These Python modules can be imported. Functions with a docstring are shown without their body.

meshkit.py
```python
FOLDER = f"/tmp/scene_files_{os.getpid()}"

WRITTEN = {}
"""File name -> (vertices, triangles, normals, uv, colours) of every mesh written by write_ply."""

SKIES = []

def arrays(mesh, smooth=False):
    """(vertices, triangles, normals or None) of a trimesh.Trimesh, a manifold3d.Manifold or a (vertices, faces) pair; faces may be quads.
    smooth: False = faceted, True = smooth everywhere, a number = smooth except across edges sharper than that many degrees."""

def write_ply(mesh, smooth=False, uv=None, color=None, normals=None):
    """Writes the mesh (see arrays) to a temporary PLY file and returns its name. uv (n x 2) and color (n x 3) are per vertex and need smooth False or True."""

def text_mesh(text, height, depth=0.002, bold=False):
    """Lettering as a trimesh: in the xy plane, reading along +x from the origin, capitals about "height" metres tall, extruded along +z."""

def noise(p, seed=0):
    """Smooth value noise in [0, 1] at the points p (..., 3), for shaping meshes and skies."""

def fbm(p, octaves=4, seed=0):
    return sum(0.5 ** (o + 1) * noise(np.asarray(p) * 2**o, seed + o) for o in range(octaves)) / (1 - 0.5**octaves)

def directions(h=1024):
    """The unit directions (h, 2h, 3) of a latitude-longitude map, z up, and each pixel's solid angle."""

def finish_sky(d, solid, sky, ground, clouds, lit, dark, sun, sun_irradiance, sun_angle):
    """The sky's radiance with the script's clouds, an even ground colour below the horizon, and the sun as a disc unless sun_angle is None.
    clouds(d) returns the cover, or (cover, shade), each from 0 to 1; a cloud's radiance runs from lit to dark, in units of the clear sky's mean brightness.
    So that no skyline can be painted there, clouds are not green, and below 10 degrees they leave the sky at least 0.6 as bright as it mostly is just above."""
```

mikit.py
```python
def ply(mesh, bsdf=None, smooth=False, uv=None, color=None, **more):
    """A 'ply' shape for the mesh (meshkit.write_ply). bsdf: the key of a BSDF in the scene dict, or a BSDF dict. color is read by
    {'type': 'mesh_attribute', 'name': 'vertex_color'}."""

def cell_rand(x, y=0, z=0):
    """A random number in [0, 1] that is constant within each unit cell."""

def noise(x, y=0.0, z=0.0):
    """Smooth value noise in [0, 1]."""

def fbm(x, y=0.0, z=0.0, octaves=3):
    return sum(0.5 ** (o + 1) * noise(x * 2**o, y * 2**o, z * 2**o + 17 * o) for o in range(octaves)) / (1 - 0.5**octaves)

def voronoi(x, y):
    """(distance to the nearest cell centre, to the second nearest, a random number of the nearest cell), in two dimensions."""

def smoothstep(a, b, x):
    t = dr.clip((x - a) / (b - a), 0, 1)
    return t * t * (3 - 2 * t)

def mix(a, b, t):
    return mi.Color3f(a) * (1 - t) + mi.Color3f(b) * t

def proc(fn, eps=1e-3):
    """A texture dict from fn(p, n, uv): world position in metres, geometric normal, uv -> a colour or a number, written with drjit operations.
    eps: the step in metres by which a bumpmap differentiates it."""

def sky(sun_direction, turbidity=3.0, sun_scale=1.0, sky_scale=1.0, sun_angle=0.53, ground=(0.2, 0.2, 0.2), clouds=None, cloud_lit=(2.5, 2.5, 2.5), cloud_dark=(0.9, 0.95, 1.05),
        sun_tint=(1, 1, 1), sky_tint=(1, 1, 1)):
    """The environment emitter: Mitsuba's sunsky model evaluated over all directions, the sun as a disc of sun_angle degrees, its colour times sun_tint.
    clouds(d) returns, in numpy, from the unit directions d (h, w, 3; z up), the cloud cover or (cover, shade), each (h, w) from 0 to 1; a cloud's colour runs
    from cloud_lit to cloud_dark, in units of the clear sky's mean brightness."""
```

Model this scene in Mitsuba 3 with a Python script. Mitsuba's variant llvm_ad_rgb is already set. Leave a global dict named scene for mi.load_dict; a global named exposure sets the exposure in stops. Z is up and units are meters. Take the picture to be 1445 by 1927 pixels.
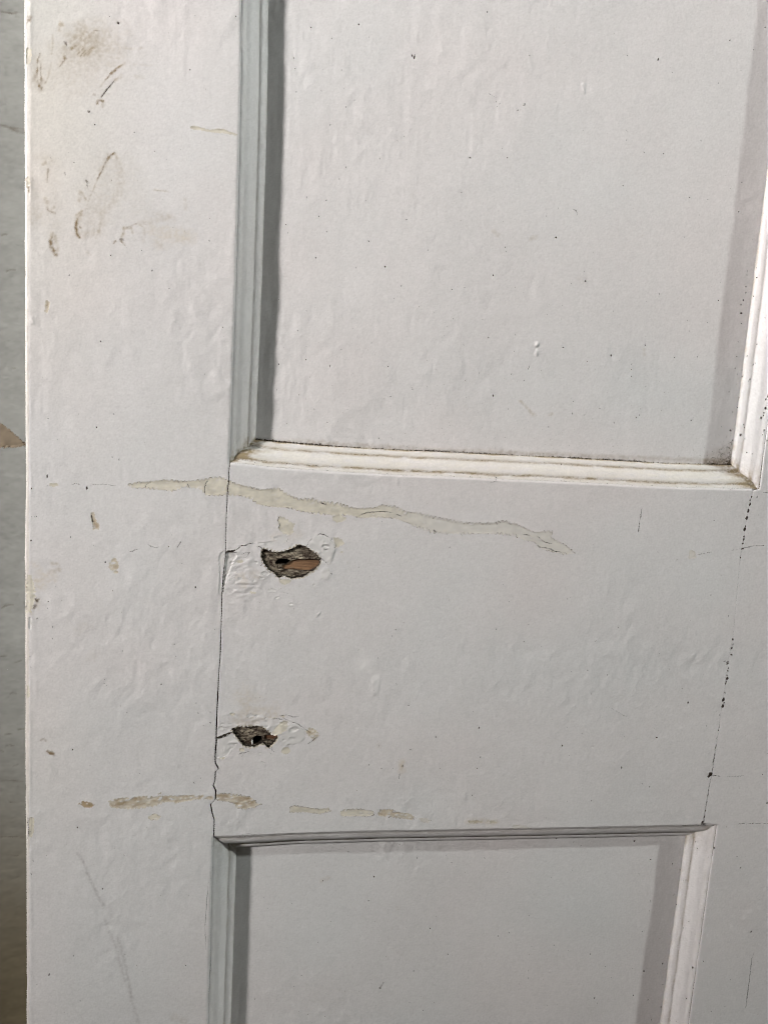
"""Close-up of an old white painted panel door standing in front of a rendered wall, lit by two lamps. All door coordinates below are millimetres on the door:
x from the door's left edge, z from the top edge of the lock rail, y into the door (the viewer stands on the negative side)."""
import math, random
import numpy as np, shapely, trimesh, mitsuba as mi, meshkit, mikit
from scipy.interpolate import PchipInterpolator
from scipy.spatial import cKDTree

random.seed(5); rng = np.random.default_rng(5)
scene, labels = {}, {}
T = mi.ScalarTransform4f
ZOFF = 1050.0                                            # the lock rail's top edge stands 1.05 m above the floor
W = lambda x, y, z: [x / 1000.0, y / 1000.0, (z + ZOFF) / 1000.0]

# ------------------------------------------------------------------ camera, lamps, exposure
EYE = np.array([129.519, -472.564, 43.798])
FWD, DOWN = np.array([0.155485, 0.977834, -0.140231]), np.array([0.040078, -0.148085, -0.988162])
scene['camera'] = {'type': 'perspective', 'fov': 2 * math.degrees(math.atan(722.5 / 1494.74)), 'fov_axis': 'x', 'near_clip': 0.01, 'far_clip': 50.0,
                   'to_world': T().look_at(origin=W(*EYE), target=W(*(EYE + 1000 * FWD)), up=(-DOWN).tolist())}
exposure = 0.0
LEFT_LAMP, LEFT_R, LEFT_POWER = (-2595, -1353, 908), 130.0, (1.0, 0.948, 0.925)
LEFT_AIM = (-0.032, 0.825, 0.564)                        # the flood lamp's face is tipped up, so its light thins out downwards
RIGHT_LAMP, RIGHT_R, RIGHT_POWER = (2986, -939, 1428), 38.0, (0.955, 1.0, 0.972)
LEFT_E, RIGHT_E, ROOM = 3.68, 1.60, (0.040, 0.037, 0.031)  # irradiance of each lamp at the door, and what the room throws back
scene['room_light'] = {'type': 'constant', 'radiance': {'type': 'rgb', 'value': list(ROOM)}}

# ------------------------------------------------------------------ what the photograph shows, measured on the door
EDGES = {'left': [-0.04,236.94,0.05,159,0.14,75.41,0.07,34.8,0.38,-12.91,-0.35,-55.9,-0.24,-106.41,-0.27,-171.81,-0,-226.03,0.27,-307.12,0.1,-354.66], 'stile_r': [109.05,252.42,110.33,209.32,110.87,170.51,111.23,127.8,111.46,83.89,111.37,47.86,111.39,7.92,111.25,-1.44,111.06,-3.43,111.27,-9.39,110.67,-13.77,110.51,-24.71,110.56,-35.72,110.54,-44.58,110.87,-51.24,110.45,-57.96,109.78,-66.95,109.54,-75.98,109.48,-83.91,109.71,-97.59,109.54,-109.09,109.61,-121.35,109.5,-121.35,109.15,-130.67,109.01,-140.03,108.83,-151.81,108.88,-163.66,109,-170.81,108.53,-180.39,108.9,-185.21,111.03,-189.09,109.07,-190.64,109.06,-197.29,108.03,-199.95,109.7,-203.38,109.67,-209.47,106.85,-212.48,107.65,-216.78,109.42,-222.96,109.55,-234.07,109.35,-242.94,109.59,-261.02,109.73,-286.65,109.86,-312.64,110.28,-364.64], 'crack_r': [446.5,-0.67,446.08,-4.19,444.94,-14.05,444.72,-31.72,444.08,-44.92,446.04,-100.74,444.45,-117.77,444.57,-142.07,444.1,-165.15,443.48,-194.69,442.48,-207.08,441.1,-233.28,441,-237.22], 'mould_r_up': [450.36,49.5,451.68,8.28], 'mould_r_lo': [453.76,-235.54,452.66,-288.85,451.33,-332.34,450.91,-387.46], 'rail_top': [116.98,1.34,138.69,-0.1,170.22,-0.78,212.18,-1.02,255.27,-0.62,320.45,-0.23,390.28,-0.43,447.76,1.13], 'rail_bot': [109.75,-234.7,132.1,-234.55,158.76,-233.4,210.02,-233.2,273.75,-233.61,336.25,-233.96,393.36,-234.14,448.39,-234.23]}
CHIPS = [
  ('stile', 'cream', 0.16, 0.55, [54.1,-14.09,59.4,-12.61,65.04,-12.04,75.16,-10.33,85.69,-10.78,96.25,-9.35,101.99,-7.83,106.55,-7.3,111.04,-8.66,110.14,-17.52,104.76,-18.22,98.49,-18.03,95.18,-14.41,85.77,-13.58,79.51,-16.67,71.99,-16.07,65.11,-15.76,56.78,-15.52]),
  ('lock_rail', 'cream', 0.18, 0.7, [111.22,-9.59,118.26,-11.16,128.97,-13.52,140.78,-12.35,146.47,-15.92,153.02,-18.52,160.79,-17.86,165.13,-19.29,176.38,-20.29,183.23,-21.76,188.77,-22.5,198.79,-21.6,203.24,-19.62,211.17,-20.6,218.26,-23.09,226.26,-23.92,235.73,-25.85,243.87,-27.19,252.07,-28.54,257.5,-28.66,265.49,-28.69,276.2,-27.94,280.02,-26.45,286.87,-27.87,293.88,-30.3,300.88,-33.09,309.05,-32.11,313.04,-31.96,312.03,-36.09,322.34,-40.52,328.87,-45.46,321.5,-46.39,312.86,-44.79,304.56,-42.5,301.45,-39.19,294.58,-38.07,287.49,-34.93,276.77,-34.65,258.02,-35.33,246.88,-35.74,239.78,-35.33,236.43,-35.45,226.86,-32.49,217.55,-29.37,210.62,-27.37,201.43,-27.21,190.26,-27.98,183.5,-26.62,172.25,-27.07,163.42,-26.45,154.63,-25.68,147.89,-23.71,136.88,-23.68,128.39,-22.31,124.84,-19.09,118.59,-17.78,110.88,-17.48]),
  ('stile', 'cream', 0.12, 0.3, [11.26,-15.49,13.22,-14.98,16.38,-15.39,15.73,-16.54,13.23,-17.21,11.52,-16.45]),
  ('stile', 'tan', 0.14, 0.25, [33.63,-31.36,35.77,-31.13,36.61,-34.64,38.87,-38.11,38.57,-41.68,36.68,-40.69,35.21,-41.81,35.17,-38.25,34.14,-35.45]),
  ('stile', 'tan', 0.14, 0.25, [47.23,-56.82,49.66,-60,50.15,-65.06,49.08,-67.13,46.34,-65.9,44.39,-63.42,44.56,-60.88]),
  ('stile', 'cream', 0.1, 0.3, [83.52,184.65,85.46,185.81,89.41,185.29,94.38,184.4,98.31,185.5,102.28,185.74,105.31,184.63,109.84,183.87,109.87,182.9,102.35,183.63,97.39,183.29,90.45,183.68,85.02,183.67]),
  ('stile', 'rust', 0.13, 0.3, [27.88,-210.84,31.06,-208.76,36.42,-209.81,38.04,-211.63,35.38,-213.01,30.03,-212.67]),
  ('stile', 'tan', 0.15, 0.5, [46.07,-208.78,51.45,-207.32,60.11,-206.63,68.82,-206.17,74.3,-206.87,76.42,-203.52,78.66,-205.49,85.3,-206.45,90.81,-205.93,97.48,-206.04,103.05,-206.13,108.44,-206.83,108.52,-209.27,102.01,-208.55,90.93,-210.18,86.52,-211.31,79.87,-209.98,73.33,-212.89,66.78,-213.97,58.07,-214.41,51.55,-213.92,47.21,-213]),
  ('stile', 'cream', 0.12, 0.25, [69.42,-220.08,73.44,-217.74,77.33,-219.64,75.73,-222.04,70.78,-221.93]),
  ('stile', 'cream', 0.2, 0.2, [0.21,-218.86,3.15,-218.68,2.94,-228.2,1.46,-231.99,0.2,-231.12]),
  ('stile', 'tan', 0.12, 0.3, [9.01,86.39,11.51,86.02,10.69,81.95,9.86,78.45,8.47,80.35]),
  ('lock_rail', 'tan', 0.15, 0.5, [109.96,-205.03,117.61,-205.39,124.42,-206.48,131.28,-207.82,135.98,-211.6,138.32,-212.87,133.84,-215.26,128.17,-215.77,123.03,-215.05,121.22,-211.95,117.79,-210.66,110.55,-209.67]),
  ('lock_rail', 'cream', 0.14, 0.4, [156.07,-215.87,158.88,-214.06,165.9,-215.19,175.32,-216.87,181.16,-216.35,182.44,-218.26,175.48,-220,166.06,-218.56,156.78,-218.75]),
  ('lock_rail', 'cream', 0.14, 0.4, [188.41,-219.63,190.66,-217.54,201.33,-217.37,209.77,-218.8,210.52,-221.35,206.4,-222.53,196.84,-222.08,189.72,-221.93]),
  ('lock_rail', 'tan', 0.13, 0.4, [212.88,-220.76,214.53,-218.26,220.51,-217.74,227.91,-220.18,234.04,-221.19,238.53,-224.48,235.56,-225.7,228.16,-224.01,220.83,-222.83,214.19,-222.44]),
  ('lock_rail', 'cream', 0.14, 0.35, [141.24,-29.18,144.1,-29.64,147.59,-31.53,151.11,-33.72,150.08,-36.09,150.76,-38.39,148.56,-40.34,144.53,-39.49,141.59,-37.27,142.02,-34.07,140.79,-31.8]),
  ('lock_rail', 'cream', 0.12, 0.35, [174.51,-41.05,177.39,-40.65,179.8,-42.04,181.96,-44.32,179.41,-45.59,176.58,-47.17,175.56,-44.55]),
  ('lock_rail', 'cream', 0.1, 0.35, [173.24,-28.2,177.78,-26.55,181.95,-28.44,180.33,-30.55,176.32,-31.58,173.93,-30.21]),
  ('lock_rail', 'cream', 0.12, 0.3, [142.88,-67.12,146.92,-67.6,150.94,-67.49,149.89,-69.6,146.51,-71.17,143.86,-69.76]),
  ('lock_rail', 'cream', 0.12, 0.4, [142.89,-165.73,145.68,-160.98,150.01,-157.28,152.34,-159.14,152.04,-163.64,147.89,-166.01,144.97,-167.59]),
  ('lock_rail', 'tan', 0.12, 0.5, [163.93,-165.27,165.81,-162.35,168.86,-162.62,172.58,-166.1,170.22,-169.57,167.39,-168.75]),
  ('lock_rail', 'cream', 0.1, 0.2, [149.37,-176.94,150.8,-175.08,153.3,-174.83,155.13,-176.44,154.48,-178.84,152.01,-179.74,149.94,-178.54]),
  ('lock_rail', 'cream', 0.12, 0.2, [406.88,-43.82,407.24,-41.24,408.86,-40.68,411.84,-42.7,412.72,-44.27,411.64,-46.56,408.89,-46.32,407.66,-47.33]),
  ('lock_rail', 'cream', 0.09, 0.3, [303.65,-230.73,308.45,-230.61,316.11,-232.34,315.68,-233.43,305.47,-233.19]),
  ('stile', 'white', 0.32, 0.3, [106.94,-55.6,107.58,-52.96,109.19,-51.17,110.43,-51.42,110.4,-58.97,109.68,-66,109.61,-78.91,107.54,-77.78,107.76,-67.22]),
  ('lock_rail', 'white', 0.8, 0.35, [111.16,-51.51,115.35,-51.26,118.02,-52.33,117.88,-54.67,116.11,-57.05,114.85,-61.17,112.81,-67.08,111.04,-72.99,110.5,-78.88,110.04,-78.31,110.1,-66.57,110.74,-58.96]),
  ('lock_rail', 'white', -0.34, 0.25, [159.11,-47.58,161.83,-42.08,165.18,-39.85,169.22,-39.71,172.8,-41.7,175.29,-44.85,176.37,-48.65,175.35,-54.61,173.19,-57.94,169.43,-55.09,166.4,-52.53,162.76,-49.11]),
  ('lock_rail', 'white', -0.28, 0.4, [143.73,-167.96,146.2,-161.51,150.03,-157.7,153.55,-158.24,158.12,-159.51,163.35,-163.67,163.87,-169.27,160.73,-172.2,151.77,-174.28,148.14,-171.6]),
  ('lock_rail', 'white', 0.26, 0.5, [109.23,-168.87,111.89,-168.25,115.03,-167,118.45,-165.23,120.08,-166.81,122.15,-169.77,121.87,-173.04,118.78,-176.19,116.7,-179.88,112.1,-181.96,109.79,-181.94,109.1,-175.6]),
  ('lock_rail', 'white', 0.16, 0.4, [132.87,-45.44,136.79,-44.43,139.64,-44.62,139.14,-46.39,134.64,-47.41,133.19,-46.59]),
  ('lock_rail', 'white', 0.14, 0.5, [138.4,-42.33,142.3,-40.56,146.26,-40.01,147.52,-42.59,144.78,-45.02,141.34,-44.56]),
  ('lock_rail', 'white', -0.14, 0.3, [168.29,-66.72,171.24,-67.53,174.54,-63.56,173.51,-60.61,170.79,-58.91,168.62,-61.94]),
  ('stile', 'cream', 0.25, 0.5, [-1.11,215.29,1.27,215.05,1.8,212.5,1,207.68,-1.12,206.91]),
  ('stile', 'cream', 0.2, 0.4, [-1.17,150.72,0.72,150.09,0.99,145.48,-1.18,144.71]),
  ('stile', 'cream', 0.2, 0.7, [-1.38,-69.98,1.23,-68.96,2.98,-74.57,3.56,-83.4,1.23,-91.06,-1.4,-91.12]),
  ('stile', 'white', 0.3, 0.3, [0.06,-93.63,1.81,-94.23,2.11,-98.69,0.94,-102.55,-0.23,-100.01]),
  ('stile', 'cream', 0.2, 0.3, [-1.14,-135.53,0.34,-136.18,0.63,-142.72,-1.15,-143.71]),
  ('lock_rail', 'tan', 0.12, 0.4, [273.18,-226.44,279.48,-226.46,283.73,-226.99,283.33,-228.62,277.58,-228.93,273.86,-228.41]),
  ('lock_rail', 'tan', 0.12, 0.4, [285.83,-226.93,292.73,-227.3,293.39,-228.85,287.08,-229.25]),
  ('lock_rail', 'cream', 0.1, 0.3, [240.1,-224.26,244.61,-224.1,247.82,-226.22,246.97,-228.01,241.73,-226.6])]
HOLES = {
  'wood0': [132.14,-50.3,133.27,-49.26,136.44,-49.96,140.83,-51.23,144.75,-50.49,149.42,-48.72,152.13,-47.41,153.27,-46.15,156.05,-46.26,159.3,-47.57,161.78,-49.32,164.66,-50.86,166.35,-52.64,167.57,-54.45,167.42,-57.73,165.5,-59.64,164.01,-61.94,162.02,-62.21,160.11,-64.11,157.39,-66.04,154.61,-66.32,151.05,-67.03,147.82,-66.1,145.58,-64.93,144.64,-66.19,142.68,-66.65,141.24,-65.47,140.17,-63.66,137.36,-62.52,134.89,-59.94,133.2,-57.15,131.99,-54.35],
  'screw0': [140.51,-57.74,141.81,-55.66,144.95,-55.16,147.33,-55.29,149.97,-56.43,147.47,-58.34,143.89,-58.04,141.14,-58.53],
  'plug0': [149,-57.07,150.52,-55.47,152.89,-55.24,158.87,-55.13,164.87,-54.94,165.77,-55.32,167.16,-55.89,167.01,-57.75,165.11,-59.77,161.2,-61.94,156.39,-61.84,150.79,-61.43,145.62,-61.33,144.38,-60.27,145.12,-58.9,147.48,-58.5],
  'wood1': [118.3,-162.23,120.02,-162.5,122.92,-161.19,128.35,-161.47,134.25,-160.85,137.26,-161.75,140.86,-164.67,142.94,-166.9,146.44,-167.07,146.91,-168.66,145.14,-171.58,142.75,-174.23,141.31,-175.55,139.76,-174.21,137.69,-172.34,134.76,-173.65,132.81,-174.7,129.84,-174.68,126.35,-174.13,124.3,-172,122.23,-169.35,120.16,-166.44,118.61,-164.07],
  'screw1': [131.59,-168.86,133.53,-167.81,136.53,-168.35,137.24,-171.01,134.72,-172.69,132.01,-173.1],
  'plug1': [138.49,-167.52,142.95,-167.22,146.25,-167.33,146.32,-168.82,143.61,-170.93,138.88,-171.02]}
CRACKS = [
  (0.87, 0, [111.04,-51.4,115.62,-51.13,118.1,-49.72,119.99,-47.74]),
  (0.6, 0, [118.31,-47.8,122.51,-47.54,124.15,-46.32,128.36,-45.94]),
  (0.39, 0, [128.46,-48.5,130.69,-47.72,132.45,-49.24,134.73,-49.57]),
  (0.42, 0, [158.34,-47.19,159.66,-44.8,161.83,-41.91]),
  (0.48, 0, [164.9,-39.92,166.57,-38.69,169.2,-39.36,172.47,-41]),
  (0.33, 0, [173.44,-42.85,175,-44.86,176.03,-47.78]),
  (0.36, 0, [166.4,-52.53,169.43,-55.09,172.77,-57.78]),
  (0.39, 0, [172.33,-60.35,175.45,-64.13]),
  (0.3, 0, [141.81,-29.15,140.78,-31.51,142.3,-34.06,141.28,-36.7]),
  (0.3, 0, [147.21,-42.02,147.04,-44.65]),
  (0.27, 0, [174.2,-40.76,173.42,-42.56]),
  (0.3, 0, [132.77,-57.12,132.29,-59.36,131.64,-60.08]),
  (0.27, 0, [117.6,-51.48,118.1,-54.66]),
  (0.24, 0, [119.09,-54.04,121.84,-52.21,125.19,-51.52,123.07,-55.08,119.68,-54.61]),
  (1.26, 0, [108.49,-168.65,111.88,-167.99,115.02,-166.69,119.35,-164.28]),
  (0.33, 0, [123.11,-180.2,124.54,-178.62,127.01,-178.48,130.92,-177.07]),
  (0.3, 0, [126.02,-178.63,125.36,-180.75]),
  (0.36, 0, [147.38,-154.12,152.35,-153.74,155.41,-155.06,159.92,-154.91]),
  (0.33, 0, [142.5,-156.49,146.47,-156.22,148.49,-156.75,150.21,-156.23,153.51,-157.39]),
  (0.33, 0, [153.53,-157.81,158.11,-159.14,160.71,-161.01,163.83,-163.03,166.47,-165.39]),
  (0.36, 0, [165.07,-173.02,167.77,-171.27,171.15,-167.86]),
  (0.3, 0, [143.27,-174.76,143.61,-176.9,144.92,-178.24]),
  (0.27, 0, [152.36,-159.66,153.7,-161.52,156.22,-161.79]),
  (0.39, 0, [55.16,-53.02,57.42,-53.53,58.43,-52.48,61.5,-51.51]),
  (0.27, 0, [65.91,-48.61,68.35,-49.98,70.78,-50.62,72.49,-49.98]),
  (0.42, 0, [85.23,-46.2,83.89,-48.36,82.69,-50.22]),
  (0.57, 0, [34.31,-32.61,35.16,-37.19]),
  (0.27, 0, [22.98,-15.51,24.96,-14.86,28.28,-15.13]),
  (0.21, 0, [32.94,-15.75,35.6,-14.79,40.94,-14.34,47.66,-15.08]),
  (0.3, 0, [63.91,-16.11,64.54,-13.61,67.57,-12.05]),
  (0.3, 0, [87.79,-11.83,88.54,-13.94,89.6,-14.74]),
  (0.36, 0, [97.97,-17.99,97.63,-13.65,98.48,-10.36,100.36,-9.73]),
  (0.33, 0, [187.97,-27.35,194.55,-24.61,203.53,-23.68,210.36,-23.97]),
  (0.36, 0, [212.14,-25.03,215.62,-26.03]),
  (0.39, 0, [165.29,-19.65,169.79,-21.13]),
  (0.33, 0, [236.3,-33.81,238.17,-35.47]),
  (0.36, 0, [293.56,-34.37,298.38,-34.99]),
  (0.3, 0, [301.49,-39.14,305.22,-42.34,311.45,-42.8,315.76,-44.67,322.75,-45.38]),
  (0.3, 0, [302.49,-35.11,308.32,-38.9,313.94,-40.04]),
  (0.51, 0, [371.15,-15.08,370.79,-21.83]),
  (0.51, 0, [370.52,-23.19,370.52,-30.62]),
  (0.3, 0, [413.13,-43.81,420.99,-42.17,425.45,-42.44]),
  (0.3, 0, [432.68,-41.23,441.31,-39.13,452.88,-36.38,462.6,-36.04]),
  (0.36, 0, [453.88,-0.96,457.54,-0.53]),
  (0.3, 0, [467.55,-233.69,470.85,-233.27,474.29,-233.84]),
  (0.42, 0, [474.26,-233.67,480.08,-233.14,486.13,-234.11]),
  (0.24, 0, [486.53,-233.95,490.76,-233.88]),
  (0.42, 0, [442.88,-197.62,446.97,-197.51,450.35,-198.2]),
  (0.18, 0, [454.03,-198,466.84,-197.92]),
  (0.14, 0, [359.48,-147.98,363.88,-148.61,370.77,-152.04,377.76,-155.92]),
  (0.27, 13, [311.68,166.16,313.95,165.58,315.36,162.49]),
  (0.27, 13, [291.81,67.27,292.85,70.5]),
  (0.21, 13, [253.71,226.16,258,224.3]),
  (0.39, 0, [269.63,-3.23,273.47,-1.95,274.1,0.05,272.41,1.29]),
  (0.3, 0, [273.47,-1.95,274.98,-2.32]),
  (0.42, 0, [493.62,-377.53,493.36,-370.91,493.42,-359.09,493.14,-350.58,492.9,-339.51,493.47,-334.35]),
  (0.3, 0, [-0.64,-232.89,-0.01,-228.13,-0.43,-223.36,-0.42,-218.84,2.52,-218.43]),
  (0.24, 0, [110.53,-312.68,110.49,-322.05,110.23,-335.24,110.14,-354.27]),
  (0.24, 0, [107.4,-264.58,106.85,-279.18,106.3,-293.88,107.19,-312.51]),
  (0.27, 0, [225.34,-197.7,225.6,-193.01]),
  (0.3, 0, [37.54,195.48,40.33,199.52,43.59,203.85]),
  (0.27, 0, [121.24,-235.35,132.13,-235.27,135.42,-234.63]),
  (0.24, 0, [125.4,-233.66,131.07,-232.56,136.84,-233.32]),
  (0.21, 0, [419.84,-234.14,435.56,-233.53,445.51,-234.73])]
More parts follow.
